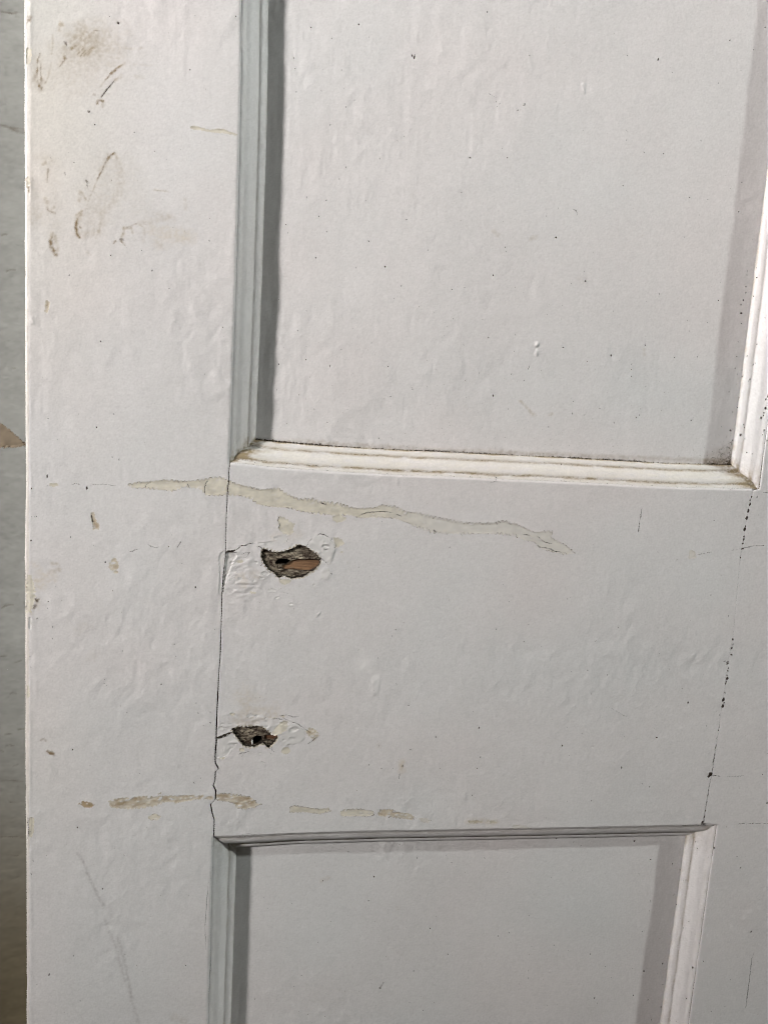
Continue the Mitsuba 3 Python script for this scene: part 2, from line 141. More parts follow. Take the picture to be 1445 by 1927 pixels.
STAINS = [
  (2.7, 0.26, 0, 0, [25.9,228.3,31.6,224]),
  (6.6, 0.17, 0, 0, [24.1,221.2,30.6,225.2,33.5,222.4]),
  (9.0, 0.13, 0, 0, [22.3,213.3,28.8,217.7,36.3,221.4,41,223.3]),
  (12.0, 0.09, 0, 0, [18.7,206,31.7,211.7,42.9,217.2]),
  (0.3, 0.28, 0, 0, [21.4,218.2,28.3,225.4]),
  (0.3, 0.28, 0, 0, [22.2,217.8,29.1,224.9]),
  (0.3, 0.28, 0, 0, [23.1,217.5,30,224.3]),
  (0.3, 0.28, 0, 0, [23.9,217.1,30.8,223.8]),
  (0.3, 0.28, 0, 0, [24.7,216.8,31.7,223.3]),
  (0.3, 0.28, 0, 0, [25.6,216.4,32.5,222.7]),
  (0.3, 0.28, 0, 0, [26.4,216.1,33.4,222.2]),
  (0.3, 0.28, 0, 0, [27.3,215.7,34.2,221.7]),
  (0.3, 0.28, 0, 0, [28.1,215.4,35.1,221.1]),
  (0.36, 0.55, 0, 0, [26.1,214.2,28.8,217.5]),
  (0.36, 0.5, 0, 0, [24.7,214.9,27.9,218.3]),
  (0.36, 0.45, 0, 0, [27.9,214.4,33,220.5]),
  (0.39, 0.5, 0, 0, [29.8,215.1,34.4,221.6]),
  (0.6, 0.4, 0, 0, [33.5,219.2,34.9,220.7,34.2,222.5]),
  (1.8, 0.13, 0, 0, [45.7,163.8,48.4,155.9,46.6,145.6,39.7,136]),
  (1.2, 0.14, 0, 0, [57.2,131.5,64.9,133.2,74.6,136.7]),
  (7.8, 0.07, 0, 0, [40.1,158.8,39,144.8,31.5,130.1]),
  (9.0, 0.06, 0, 0, [50.3,156.7,53,146.2,59.6,137.9]),
  (6.6, 0.06, 1, 0, [31.4,145.4,35.3,133]),
  (4.8, 0.07, 0, 0, [11.8,159.1,11.3,142.1,12.6,124.5]),
  (4.2, 0.08, 0, 0, [2,148.7,3.2,130]),
  (4.2, 0.75, 5, 0, [197.6,-119,202.6,-124.6]),
  (2.7, 0.75, 5, 0, [205.1,-125.4,206.2,-137.7]),
  (0.66, 0.6, 0, 0, [21.8,217.3,23.5,218.9]),
  (0.9, 0.3, 0, 0, [21.6,220.9,23.7,223.5]),
  (0.3, 0.7, 1, 0, [33.6,228.1,35.7,227.8]),
  (0.72, 0.55, 0, 0, [15.8,228.4,16.4,229.8,17.4,228.6]),
  (1.05, 0.3, 0, 0, [15.3,226,16.2,228]),
  (0.48, 0.4, 0, 0, [12.1,222.9,12.3,217.1,11.7,213.8]),
  (0.48, 0.3, 0, 0, [11.7,209.3,10.3,203.2,8.5,198.8]),
  (0.42, 0.75, 1, 0, [5.8,212.9,4.8,209.8,4.7,208.4]),
  (0.45, 0.7, 1, 0, [4.6,206.6,4.4,202.5]),
  (0.36, 0.6, 1, 0, [6.1,208.1,6.2,203.1,6.5,199.7]),
  (0.78, 0.75, 1, 0, [5.7,196.7,6.4,196.1]),
  (1.5, 0.35, 1, 0, [6.6,199.5,5.9,196.2]),
  (0.9, 0.3, 1, 0, [3.4,201.9,3.4,199.1]),
  (3.6, 0.14, 0, 0, [4.8,208.4,5.2,198.4]),
  (0.54, 0.8, 2, 0, [18.6,220.1,19,219.2]),
  (0.36, 0.7, 2, 0, [19,219,19.8,217.6]),
  (0.66, 0.7, 1, 0, [18.2,213,18.5,211.9]),
  (0.42, 0.5, 1, 0, [18.2,211.4,16.3,208.4]),
  (1.2, 0.25, 0, 0, [18.1,217.3,18.2,212.8]),
  (0.6, 0.75, 1, 0, [42.1,207.4,46.3,211.6]),
  (0.66, 0.35, 0, 0, [46.3,211.6,48.9,213.4]),
  (0.42, 0.6, 1, 0, [39.3,204,41.9,207.3]),
  (0.27, 0.3, 0, 0, [36.8,200.3,39.1,203.8]),
  (0.39, 0.85, 2, 0, [37.3,195.2,40.1,199.3,43.6,203.6]),
  (0.78, 0.38, 0, 0, [43.6,203.6,47.3,207.1]),
  (0.6, 0.55, 1, 0, [35,191.2,35.4,192.9,38,193.2]),
  (0.66, 0.55, 1, 0, [38.3,192.8,37.6,190.1]),
  (0.48, 0.5, 1, 0, [33.3,195.9,33.7,195.8]),
  (0.54, 0.6, 2, 0, [44.8,233,45.9,233.1]),
  (0.45, 0.8, 2, 0, [30.6,187,31.1,186.8]),
  (0.78, 0.55, 1, 0, [-0.1,230.4,1.1,230.1,0.2,228.6]),
  (0.48, 0.6, 1, 0, [-1.4,226.9,-0.7,227.4]),
  (0.6, 0.15, 0, 0, [49,220.7,53.3,221.4]),
  (0.6, 0.15, 0, 0, [56.1,221.5,57.6,222.2]),
  (0.9, 0.12, 0, 0, [54.5,207.4,58.8,207.5]),
  (0.45, 0.12, 0, 0, [53.9,213.4,63,214]),
  (0.51, 0.85, 1, 0, [44.4,167.1,42.5,166,41,164,39.4,161]),
  (0.42, 0.75, 1, 0, [39.4,161,37.6,157,35.8,153.1]),
  (0.3, 0.4, 0, 0, [35.7,152.7,33.9,148.1,32.1,143.5]),
  (0.36, 0.22, 0, 0, [31.4,142.2,29.6,136.3]),
  (0.75, 0.3, 0, 0, [44.4,167.1,46,163.9]),
  (1.2, 0.3, 0, 0, [41.9,165.6,40,162,37.6,157]),
  (1.2, 0.28, 0, 0, [26.4,132.2,24.9,126.3,25.4,122.5]),
  (1.5, 0.25, 0, 0, [12.3,120.7,12,114.9,14.2,111.6]),
  (0.48, 0.7, 2, 0, [30,151.5,30.5,148.7]),
  (0.66, 0.4, 0, 0, [26.6,145.5,26.4,140.4]),
  (0.54, 0.45, 0, 0, [27.6,145,29.5,141.4]),
  (0.54, 0.55, 0, 0, [24.5,132.6,27.7,135.2]),
  (0.9, 0.5, 0, 0, [27,133.5,25.2,128.9,24.9,125.7]),
  (0.6, 0.85, 1, 0, [25.1,129.5,24.7,125.6,25.1,123.1,26.6,121.3]),
  (0.42, 0.7, 1, 0, [26.8,126.8,27.1,126.2]),
  (1.8, 0.22, 0, 0, [27.8,122.7,31.6,123.4,35.4,125]),
  (0.66, 0.32, 0, 0, [34.8,122.1,36.7,125.5,37.6,129.4]),
  (0.9, 0.12, 0, 0, [37.6,129.4,39.1,137.2]),
  (2.4, 0.08, 0, 0, [36.5,135.7,37.9,130.7]),
  (0.66, 0.42, 0, 0, [49.5,128.6,49.8,125.4,48.6,122.7]),
  (0.36, 0.85, 2, 0, [47.9,122.3,49.6,122.1]),
  (0.39, 0.6, 1, 0, [48.3,121.4,50.6,119.1]),
  (0.39, 0.55, 1, 0, [44.6,119.7,45.6,120.9]),
  (0.48, 0.4, 0, 0, [50.1,128,54,128.7,54.5,125.8]),
  (0.3, 0.5, 1, 0, [51.4,128.7,56.8,131.4]),
  (0.3, 0.25, 0, 0, [57.2,131.5,60.4,129.6,61.2,125.1]),
  (1.2, 0.1, 0, 0, [60.8,129,60.2,122.4]),
  (3.3, 0.14, 3, 0, [65.7,128.4,72.9,127.8,79.5,126.8,85.4,126.3]),
  (4.2, 0.11, 3, 0, [68.4,123.8,72.9,124.9,81.4,126.3]),
  (1.8, 0.18, 0, 0, [68.8,121.2,69.8,120]),
  (2.4, 0.1, 0, 0, [68.1,136.8,76,135.6]),
  (0.75, 0.8, 1, 0, [11.4,118,12,114.3,14.2,110.9]),
  (0.66, 0.4, 0, 0, [12.7,122.3,11.7,118.7]),
  (0.9, 0.3, 0, 0, [13.6,120.8,15.2,114.5,14.5,111.9]),
  (0.42, 0.6, 1, 0, [14.8,111.6,15,110.8]),
  (0.42, 0.5, 1, 0, [10.1,155.2,9.7,151.4,9.7,148.4]),
  (0.72, 0.35, 0, 0, [7.2,157.7,8.7,158.3]),
  (0.9, 0.3, 0, 0, [9.1,140,9.7,136.9]),
  (0.45, 0.65, 1, 0, [9.7,135.7,10.1,133.8,13.8,132.6]),
  (0.72, 0.25, 0, 0, [11.9,134.3,13.2,136]),
  (0.36, 0.6, 1, 0, [2,149.6,2.4,149.1]),
  (0.57, 0.8, 1, 0, [0.1,145.4,0.5,142.3]),
  (0.36, 0.7, 2, 0, [18.7,154.2,19,153.2]),
  (3.6, 0.09, 0, 0, [0.7,129.8,4.4,131.4]),
  (2.7, 0.08, 0, 0, [5.7,160.3,11.2,159]),
  (0.3, 0.4, 0, 0, [65.5,150,73,149.9]),
  (0.9, 0.13, 0, 0, [82.2,146.5,82.7,141.4]),
  (0.6, 0.13, 0, 0, [30.7,114,31.7,112.5]),
  (3.0, 0.16, 3, 0, [-0,-74.4,7.3,-74.9,12.6,-69.8]),
  (2.1, 0.16, 3, 0, [3.3,-62.9,6.6,-67.8]),
  (1.5, 0.2, 0, 0, [11.3,-66.9,15.9,-65.3]),
  (0.9, 0.3, 0, 0, [12.9,-61.8,16.6,-62.5,16.9,-66]),
  (3.0, 0.14, 3, 0, [-0.9,-73.5,6.2,-71.6]),
  (2.7, 0.16, 3, 0, [0.7,-89.6,4.6,-85.3]),
  (0.72, 0.75, 2, 0, [3.7,-83.2,4.5,-84.4]),
  (0.78, 0.7, 2, 0, [1.6,-86.6,3.7,-87.2,2.9,-88.7]),
  (0.48, 0.5, 1, 0, [5.3,-83.5,6.1,-83.1]),
  (0.45, 0.85, 2, 0, [-1.3,-87.8,-1.2,-89.2]),
  (0.42, 0.7, 1, 0, [-1.3,-76,-1.2,-77.7]),
  (0.6, 0.55, 1, 0, [0.1,-94.8,0.5,-97.8]),
  (0.54, 0.55, 1, 0, [7.1,-169.5,8.4,-168.7,9.6,-170]),
  (0.9, 0.6, 1, 0, [10.8,-176.8,12.9,-177.3]),
  (1.05, 0.8, 1, 0, [11,-177.1,13.4,-177.9]),
  (0.36, 0.4, 1, 0, [13.4,-177.9,14.8,-179.5]),
  (2.7, 0.08, 0, 0, [27.8,-102.1,31.8,-99.4]),
  (3.0, 0.07, 0, 0, [34.4,-118.6,37.7,-115.9]),
  (0.9, 0.28, 4, 0, [28.1,-242.7,31.4,-248.3]),
  (0.84, 0.42, 4, 0, [31.9,-248.9,35.8,-260.7,43.7,-278.3]),
  (0.96, 0.32, 4, 0, [44.9,-288.3,51.8,-307.5,57.7,-330.9]),
  (0.96, 0.38, 4, 0, [52.8,-301.3,56.4,-314.1,62.4,-342.8]),
  (1.2, 0.3, 4, 0, [60.1,-336.2,66.2,-361.3]),
  (1.5, 0.1, 4, 0, [47,-279.7,55.1,-306.4]),
  (2.4, 0.14, 0, 0, [89,-358.9,94.9,-361.9]),
  (4.2, 0.1, 3, 0, [122,-143.5,132,-143.5]),
  (5.4, 0.2, 3, 0, [122.4,-156.5,133.5,-153,141.3,-153]),
  (4.8, 0.1, 3, 0, [126.2,-138.8,127.8,-150.6]),
  (1.5, 0.16, 0, 0, [122.5,-158.9,133.7,-158.9]),
  (2.1, 0.3, 3, 0, [226.2,-185.4,227,-191.3]),
  (0.6, 0.6, 1, 0, [227.1,-187.9,227.3,-188.6]),
  (1.5, 0.1, 0, 0, [210.5,-174.3,210.7,-175.1]),
  (2.7, 0.2, 3, 0, [120.1,-66.3,122,-70.9]),
  (2.7, 0.16, 3, 0, [127.4,-63.7,129.7,-66.6]),
  (3.0, 0.13, 3, 0, [148.1,-42.6,153.7,-40]),
  (2.4, 0.16, 3, 0, [139.5,-42.3,142.3,-40.4]),
  (2.4, 0.14, 4, 0, [167,-41.3,171.2,-45.3]),
  (2.4, 0.16, 4, 0, [132.2,-70.7,135.5,-68.8]),
  (1.8, 0.25, 3, 0, [273.3,-227.3,293.3,-228.3]),
  (0.6, 0.5, 1, 0, [168.8,-170.6,171.6,-167.4]),
  (1.5, 0.18, 0, 13, [263.3,148.6,265.6,146.8]),
  (1.2, 0.2, 0, 13, [286.8,146.3,289.9,148]),
  (0.9, 0.3, 0, 13, [289.1,48,293.3,44.5,297.7,40]),
  (1.2, 0.18, 0, 13, [296.5,41,299.4,39.5]),
  (0.9, 0.25, 0, 13, [308.9,40.6,310,41.2]),
  (0.9, 0.15, 0, 13, [367.3,85.8,368.3,82.1]),
  (2.1, 0.08, 0, 13, [319.7,125.2,324.3,124.5]),
  (1.5, 0.16, 0, 13, [180.7,-274.9,184.6,-273.3]),
  (0.75, 0.2, 0, 13, [233,-296.1,233.3,-297.6]),
  (0.48, 0.6, 2, 13, [224.5,-356.3,226.4,-353.7]),
  (2.1, 0.3, 1, 13, [125.6,13.6,157.4,14.2,200.9,13.8,234.4,13.4,285.2,14.4]),
  (2.7, 0.4, 1, 13, [419.9,15.3,441.9,16.4]),
  (4.8, 0.22, 1, 13, [423.2,18.9,437.8,23.9]),
  (1.5, 0.28, 1, 13, [285.1,15,437.1,17.5])]
SPECKS = [
  (10.0,-11.4,1.35,0.48,85,0), (31.7,-17.1,1.20,0.60,95,0), (23.0,-46.1,0.60,0.39,80,0), (42.4,-60.2,0.60,0.53,80,0), (94.0,-73.8,0.60,0.60,80,0), (77.9,-49.8,0.38,0.30,80,0),
  (10.1,-16.7,0.30,0.30,80,0), (1.6,-18.7,0.75,0.30,80,0), (1.4,-48.8,0.60,0.53,80,0), (1.8,-35.0,0.30,0.30,80,0), (3.3,-34.9,0.45,0.30,0,0), (4.3,-34.6,0.30,0.30,80,0),
  (35.8,-50.4,0.30,0.30,80,0), (79.6,-42.6,0.30,0.30,80,0), (85.9,-59.5,0.30,0.30,80,0), (38.3,66.1,0.45,0.45,80,0), (36.7,18.1,0.60,0.38,80,0), (46.0,26.0,0.39,0.30,80,0),
  (49.2,0.1,0.60,0.36,80,0), (45.4,1.5,0.36,0.30,80,0), (65.4,106.9,0.45,0.45,80,0), (21.3,100.7,0.45,0.30,80,0), (105.1,78.7,0.45,0.38,80,0), (95.6,51.8,0.39,0.30,80,0),
  (7.3,44.3,0.30,0.30,80,0), (10.5,21.5,0.30,0.30,80,0), (15.6,9.9,0.30,0.30,80,0), (74.8,98.0,0.30,0.24,80,0), (45.3,233.1,0.67,0.60,80,0), (30.9,186.8,0.60,0.45,80,0),
  (33.9,180.6,0.45,0.36,80,0), (83.0,214.2,0.36,0.36,80,0), (43.2,113.1,0.51,0.45,80,0), (96.0,125.7,0.39,0.36,80,0), (106.5,244.2,0.53,0.36,80,0), (59.5,117.3,0.30,0.30,80,0),
  (54.4,178.9,0.30,0.30,80,0), (-11.4,223.6,0.53,0.53,0,0), (-5.4,217.0,0.45,0.45,80,0), (13.4,-99.8,0.45,0.39,80,0), (10.8,-84.4,0.45,0.33,0,0), (10.6,-88.4,0.39,0.33,80,0),
  (13.3,-106.8,0.36,0.30,80,0), (82.6,-109.3,0.42,0.39,80,0), (83.8,-116.7,0.30,0.30,80,0), (75.7,-134.4,0.45,0.42,80,0), (56.0,-152.2,0.39,0.36,80,0), (52.7,-113.8,0.30,0.30,80,0),
  (42.8,-131.4,0.30,0.30,80,0), (42.8,-134.1,0.36,0.27,80,0), (44.2,-135.2,0.30,0.30,80,0), (24.9,-175.6,0.60,0.36,60,0), (94.1,-73.8,0.45,0.39,80,0), (105.4,-158.7,0.60,0.36,130,0),
  (105.1,-152.0,0.45,0.30,80,0), (101.3,-160.3,0.36,0.30,80,0), (96.6,-146.3,0.33,0.27,80,0), (97.9,-152.5,0.33,0.30,80,0), (15.0,-75.4,0.30,0.30,80,0), (4.7,-94.9,0.45,0.39,80,0),
  (0.7,-117.7,0.30,0.30,80,0), (1.3,-124.4,0.30,0.30,80,0), (106.1,-99.5,0.30,0.30,80,0), (28.1,-225.8,0.75,0.30,80,0), (55.9,-244.9,0.30,0.30,80,0), (43.2,-267.1,0.45,0.45,80,0),
  (26.4,-312.0,0.45,0.36,80,0), (12.0,-324.2,0.90,0.48,80,0), (95.0,-322.0,0.45,0.30,80,0), (100.5,-194.9,0.45,0.39,80,0), (96.7,-197.9,0.33,0.30,80,0), (68.8,-226.8,0.36,0.30,80,0),
  (1.5,-255.6,0.60,0.36,120,0), (2.5,-247.4,0.30,0.30,80,0), (78.5,-273.2,0.30,0.30,80,0), (275.6,-162.5,0.69,0.54,80,0), (333.3,-175.1,0.66,0.54,80,0), (419.2,-145.2,0.84,0.48,80,0),
  (376.5,-190.8,0.96,0.45,80,0), (398.5,-204.9,0.42,0.42,80,0), (399.7,-169.8,0.45,0.75,80,0), (281.5,-96.3,0.39,0.39,80,0), (300.6,-104.4,0.36,0.36,80,0), (334.7,-124.1,0.30,0.30,80,0),
  (359.8,-126.1,0.45,0.30,80,0), (346.2,-166.8,0.30,0.30,80,0), (383.5,-117.5,0.30,0.27,80,0), (363.7,-93.8,0.36,0.33,80,0), (357.7,-214.2,0.39,0.39,80,0), (349.9,-139.3,0.36,0.27,80,0),
  (392.7,-202.7,0.36,0.33,80,0), (339.0,-182.2,0.27,0.27,80,0), (376.2,-168.7,0.27,0.27,80,0), (303.0,-92.9,0.27,0.27,80,0), (287.0,-180.7,0.27,0.27,80,0), (274.7,-209.0,0.36,0.30,80,0),
  (276.4,-190.2,0.45,0.30,80,0), (345.7,-123.0,0.30,0.45,80,0), (278.2,-182.7,0.60,0.30,80,0), (394.5,-111.2,0.27,0.27,80,0), (335.6,-162.3,0.27,0.36,80,0), (288.6,-78.3,0.27,0.27,80,0),
  (414.0,-135.4,0.27,0.45,80,0), (228.3,-147.3,0.54,0.36,10,0), (216.7,-98.0,0.45,0.24,80,0), (247.4,-168.5,0.30,0.75,80,0), (219.5,-133.1,0.30,0.30,80,0), (205.1,-137.5,0.30,0.30,80,0),
  (249.7,-78.1,0.33,0.30,80,0), (194.2,-111.3,0.30,0.30,80,0), (231.3,-177.0,0.30,0.30,80,0), (210.7,-174.5,0.75,0.21,80,0), (227.2,-188.1,0.45,0.45,80,0), (205.3,-187.4,0.30,0.30,80,0),
  (220.9,-190.2,0.30,0.30,80,0), (257.6,-198.6,0.30,0.30,80,0), (274.8,-209.1,0.36,0.30,80,0), (203.7,-29.9,0.36,0.30,80,0), (148.5,-76.1,0.30,0.39,80,0), (247.2,-44.4,0.36,0.30,80,0),
  (216.7,-97.8,0.30,0.30,80,0), (249.8,-78.1,0.27,0.27,80,0), (153.0,-85.8,0.30,0.30,80,0), (446.1,-4.2,0.60,0.45,80,0), (450.2,-4.0,0.75,0.39,80,0), (445.5,-6.4,0.51,0.45,80,0),
  (445.7,-9.0,0.97,0.54,80,0), (445.2,-13.6,1.05,0.60,80,0), (445.1,-12.5,0.45,0.39,80,0), (444.8,-18.2,1.12,0.63,80,0), (444.4,-25.7,1.20,0.69,80,0), (444.8,-23.6,0.60,0.39,80,0),
  (444.6,-30.6,0.51,0.51,80,0), (444.7,-32.4,0.90,0.54,80,0), (444.2,-35.2,0.45,0.75,100,0), (444.6,-38.8,0.45,0.82,110,0), (444.0,-44.7,0.60,0.39,80,0), (453.2,-15.8,0.45,0.30,80,0),
  (446.0,-100.7,0.75,0.48,80,0), (446.6,-104.0,0.45,0.33,80,0), (446.0,-106.7,0.82,0.54,80,0), (446.4,-111.3,0.66,0.57,80,0), (444.3,-116.4,0.39,1.35,110,0), (426.2,-70.5,0.45,0.30,80,0),
  (440.7,-84.5,0.45,0.36,80,0), (422.0,-20.9,0.36,0.36,80,0), (444.5,-117.6,0.42,1.35,115,0), (442.3,-115.8,0.30,0.75,110,0), (445.4,-120.7,0.75,0.33,80,0), (445.4,-122.6,0.45,0.60,80,0),
  (445.4,-127.9,1.05,0.69,80,0), (444.9,-130.7,1.35,0.36,80,0), (444.7,-142.8,1.35,0.75,80,0), (444.8,-147.4,0.97,0.69,80,0), (445.5,-145.2,0.60,0.45,80,0), (445.1,-137.9,0.45,0.45,80,0),
  (445.1,-125.7,0.51,0.39,80,0), (443.5,-153.8,0.33,0.30,80,0), (441.9,-196.2,1.35,1.20,80,0), (441.1,-198.0,0.90,0.67,80,0), (440.3,-232.0,1.20,0.45,80,0), (441.6,-230.6,0.90,0.24,80,0),
  (444.1,-163.2,2.10,0.18,80,0), (443.9,-164.8,0.45,0.30,80,0), (443.3,-176.7,2.10,0.18,80,0), (443.0,-186.3,2.40,0.22,80,0), (443.3,-182.3,1.20,0.27,80,0), (443.2,-192.7,1.50,0.24,80,0),
  (443.3,-170.3,0.45,0.18,80,0), (442.5,-204.7,1.50,0.15,80,0), (442.4,-208.7,1.20,0.21,80,0), (442.2,-211.6,1.05,0.33,80,0), (442.0,-217.6,1.80,0.21,80,0), (441.8,-223.3,1.35,0.27,80,0),
  (441.6,-227.4,1.50,0.21,80,0), (419.4,-145.2,0.82,0.39,78,0), (487.7,-218.2,0.75,0.75,80,0), (481.3,-196.9,0.36,0.30,80,0), (434.7,-161.4,0.39,0.30,120,0), (464.9,-206.9,0.30,0.30,80,0),
  (483.3,-181.6,0.36,0.30,80,0), (474.2,-266.7,0.82,0.39,85,0), (489.2,-316.8,0.75,0.75,80,0), (476.6,-375.8,0.42,0.42,80,0), (466.4,-379.1,0.30,0.30,80,0), (477.9,-354.0,0.30,0.30,80,0),
  (464.0,-262.2,0.30,0.30,80,0), (470.3,-258.1,0.30,0.30,80,0), (357.8,-214.1,0.36,0.36,80,0), (327.2,-226.1,0.30,0.30,80,0), (487.7,-218.3,0.75,0.60,80,0), (147.6,249.2,0.45,0.45,80,13),
  (159.6,244.9,0.30,0.30,80,13), (207.7,240.9,1.50,0.54,82,13), (206.4,241.4,0.36,0.90,10,13), (248.8,270.3,0.51,0.39,80,13), (161.2,198.4,0.45,0.51,80,13), (191.0,183.1,0.36,0.33,80,13),
  (245.1,189.2,0.45,0.90,80,13), (267.8,191.5,0.48,0.33,80,13), (275.8,222.5,0.82,0.45,80,13), (260.6,221.3,0.66,0.27,50,13), (258.5,222.2,0.45,0.24,100,13), (259.1,219.7,0.30,0.30,80,13),
  (271.8,218.8,0.39,0.39,80,13), (168.1,169.4,0.39,0.39,80,13), (161.1,156.7,0.45,0.45,80,13), (149.8,157.2,0.45,0.27,110,13), (171.7,176.2,0.36,0.30,80,13), (138.8,231.9,0.36,0.36,80,13),
  (139.8,226.4,0.45,0.30,80,13), (141.0,214.1,0.30,0.30,80,13), (166.1,228.7,0.30,0.30,80,13), (169.7,209.2,0.36,0.36,80,13), (174.5,213.6,0.27,0.27,80,13), (204.7,197.0,0.30,0.30,80,13),
  (264.2,196.7,0.30,0.30,80,13), (174.5,254.2,0.45,0.39,80,13), (276.3,249.9,0.36,0.36,80,13), (155.1,216.3,0.30,0.30,80,13), (356.8,257.4,1.05,0.54,86,13), (397.4,248.7,0.42,0.42,80,13),
  (386.8,180.3,0.39,0.39,80,13), (342.4,183.0,0.36,0.33,80,13), (390.4,214.3,0.36,0.33,80,13), (353.7,203.7,0.33,0.30,80,13), (366.9,251.3,0.27,0.27,80,13), (401.6,273.8,0.42,0.36,80,13),
  (366.7,204.3,0.36,0.51,80,13), (336.9,257.2,0.30,0.30,80,13), (418.1,270.5,0.39,0.36,80,13), (424.0,284.2,0.51,0.30,80,13), (420.9,174.9,0.45,0.45,80,13), (420.8,192.7,0.45,0.30,130,13),
  (341.5,214.8,0.30,0.30,80,13), (341.9,209.5,0.30,0.30,80,13), (399.3,180.2,0.30,0.30,80,13), (264.9,122.9,0.48,0.39,80,13), (302.3,165.9,0.36,0.36,80,13), (302.6,148.6,0.60,0.66,80,13),
  (324.1,124.4,0.60,0.54,80,13), (373.6,120.5,0.36,0.36,80,13), (345.6,80.3,1.02,0.45,82,13), (367.8,88.5,1.02,0.39,82,13), (270.8,50.3,0.97,0.51,100,13), (260.8,63.7,0.42,0.36,80,13),
  (360.8,68.2,0.36,0.45,80,13), (388.6,82.0,0.30,0.39,80,13), (404.4,83.5,0.60,0.27,80,13), (360.1,75.8,0.30,0.39,80,13), (371.4,62.5,0.30,0.27,80,13), (405.0,42.7,0.39,0.45,80,13),
  (406.4,44.7,0.27,0.27,80,13), (367.0,42.6,0.36,0.45,80,13), (369.0,43.9,0.33,0.30,80,13), (341.7,46.8,0.36,0.27,80,13), (332.0,42.0,0.36,0.27,80,13), (337.6,39.8,0.36,0.30,80,13),
  (281.1,42.7,0.36,0.36,80,13), (281.6,64.3,0.33,0.30,80,13), (290.1,61.0,0.30,0.39,80,13), (323.9,42.4,0.60,0.36,80,13), (408.7,105.4,0.36,0.36,80,13), (396.8,99.2,0.30,0.30,80,13),
  (394.8,170.4,0.45,0.24,80,13), (281.9,88.4,0.30,0.30,80,13), (313.5,83.0,0.30,0.75,80,13), (315.3,122.0,0.30,0.30,80,13), (284.8,114.5,0.27,0.27,80,13), (322.8,129.9,0.45,0.30,80,13),
  (270.9,140.1,0.30,0.30,80,13), (271.7,137.6,0.30,0.30,80,13), (295.3,160.6,0.36,0.36,80,13), (369.4,47.8,0.39,0.24,80,13), (367.6,93.5,0.30,0.27,80,13), (264.8,85.7,0.30,0.60,80,13),
  (323.5,49.9,0.30,0.30,80,13), (352.4,38.3,0.39,0.30,80,13), (310.5,108.7,0.27,0.27,80,13), (157.3,147.5,0.39,0.39,80,13), (209.2,150.3,0.36,0.42,80,13), (187.4,136.0,0.42,0.51,80,13),
  (198.1,122.4,0.45,0.54,80,13), (208.7,112.1,0.39,0.39,80,13), (204.6,104.0,0.33,0.33,80,13), (168.3,61.7,0.81,0.27,88,13), (203.7,63.8,0.36,0.36,80,13), (206.3,45.8,0.45,0.33,110,13),
  (168.4,27.9,0.42,0.36,50,13), (148.0,81.1,0.42,0.24,120,13), (153.8,64.4,0.39,0.36,80,13), (137.7,60.7,0.33,0.45,80,13), (162.3,139.2,0.30,0.36,80,13), (156.6,123.8,0.39,0.39,80,13),
  (239.7,112.4,0.30,0.30,80,13), (247.6,114.2,0.33,0.33,80,13), (223.3,134.1,0.30,0.30,80,13), (249.7,79.9,0.30,0.30,80,13), (241.9,95.1,0.45,0.27,80,13), (139.8,136.5,0.30,0.30,80,13),
  (152.7,93.0,0.27,0.27,80,13), (180.8,120.2,0.27,0.36,80,13), (137.1,45.5,0.39,0.30,80,13), (160.1,35.3,0.30,0.30,80,13), (200.6,19.9,0.42,0.42,80,13), (134.8,20.8,0.39,0.39,80,13),
  (192.7,77.1,0.24,0.24,80,13), (219.6,50.9,0.27,0.27,80,13), (138.2,140.9,0.45,0.30,80,13), (244.6,30.2,0.30,0.30,80,13), (239.8,28.3,0.27,0.27,80,13), (210.5,126.0,0.24,0.24,80,13),
  (215.5,-273.2,0.67,0.45,80,13), (212.8,-290.5,0.42,0.42,80,13), (181.5,-275.2,0.36,0.36,80,13), (142.9,-285.6,0.36,0.33,80,13), (256.9,-313.1,0.60,0.36,80,13), (306.0,-321.0,0.42,0.48,80,13),
  (313.7,-319.0,0.36,0.42,80,13), (270.9,-333.1,0.42,0.42,80,13), (247.4,-344.8,0.51,0.51,120,13), (224.9,-356.4,0.60,0.67,60,13), (227.0,-352.6,0.33,0.24,80,13), (176.3,-373.7,0.39,0.39,80,13),
  (268.3,-264.5,0.33,0.33,80,13), (291.3,-262.0,0.36,0.42,80,13), (244.2,-260.4,0.45,0.60,80,13), (170.4,-343.8,0.27,0.27,80,13), (161.7,-290.6,0.27,0.27,80,13), (188.0,-305.1,0.27,0.27,80,13),
  (326.9,-306.7,0.33,0.30,80,13), (308.2,-273.5,0.27,0.27,80,13), (197.2,-254.7,0.45,0.36,80,13), (231.5,-250.4,0.39,0.30,80,13), (262.6,-351.6,0.30,0.30,80,13), (330.5,-349.2,0.42,0.33,80,13),
  (330.9,-355.0,0.42,0.36,80,13), (263.4,-369.7,0.33,0.24,80,13), (246.3,-368.7,0.33,0.30,80,13), (256.3,-375.7,0.33,0.30,80,13), (260.2,-304.3,0.24,0.24,80,13), (324.6,-359.4,0.45,0.24,80,13),
  (145.8,-293.4,0.30,0.30,80,13), (140.1,-359.8,0.45,0.27,80,13), (155.0,-361.0,0.36,0.27,80,13), (180.6,-320.1,0.21,0.21,80,13), (165.7,-351.7,0.24,0.30,80,13), (416.6,-298.9,0.60,0.39,80,13),
  (413.0,-322.3,0.75,0.30,110,13), (416.6,-306.6,0.30,0.30,80,13), (388.1,-349.2,0.39,0.36,80,13), (347.6,-330.2,0.39,0.39,80,13), (382.2,-373.4,0.66,0.45,95,13), (385.0,-377.9,0.39,0.30,80,13),
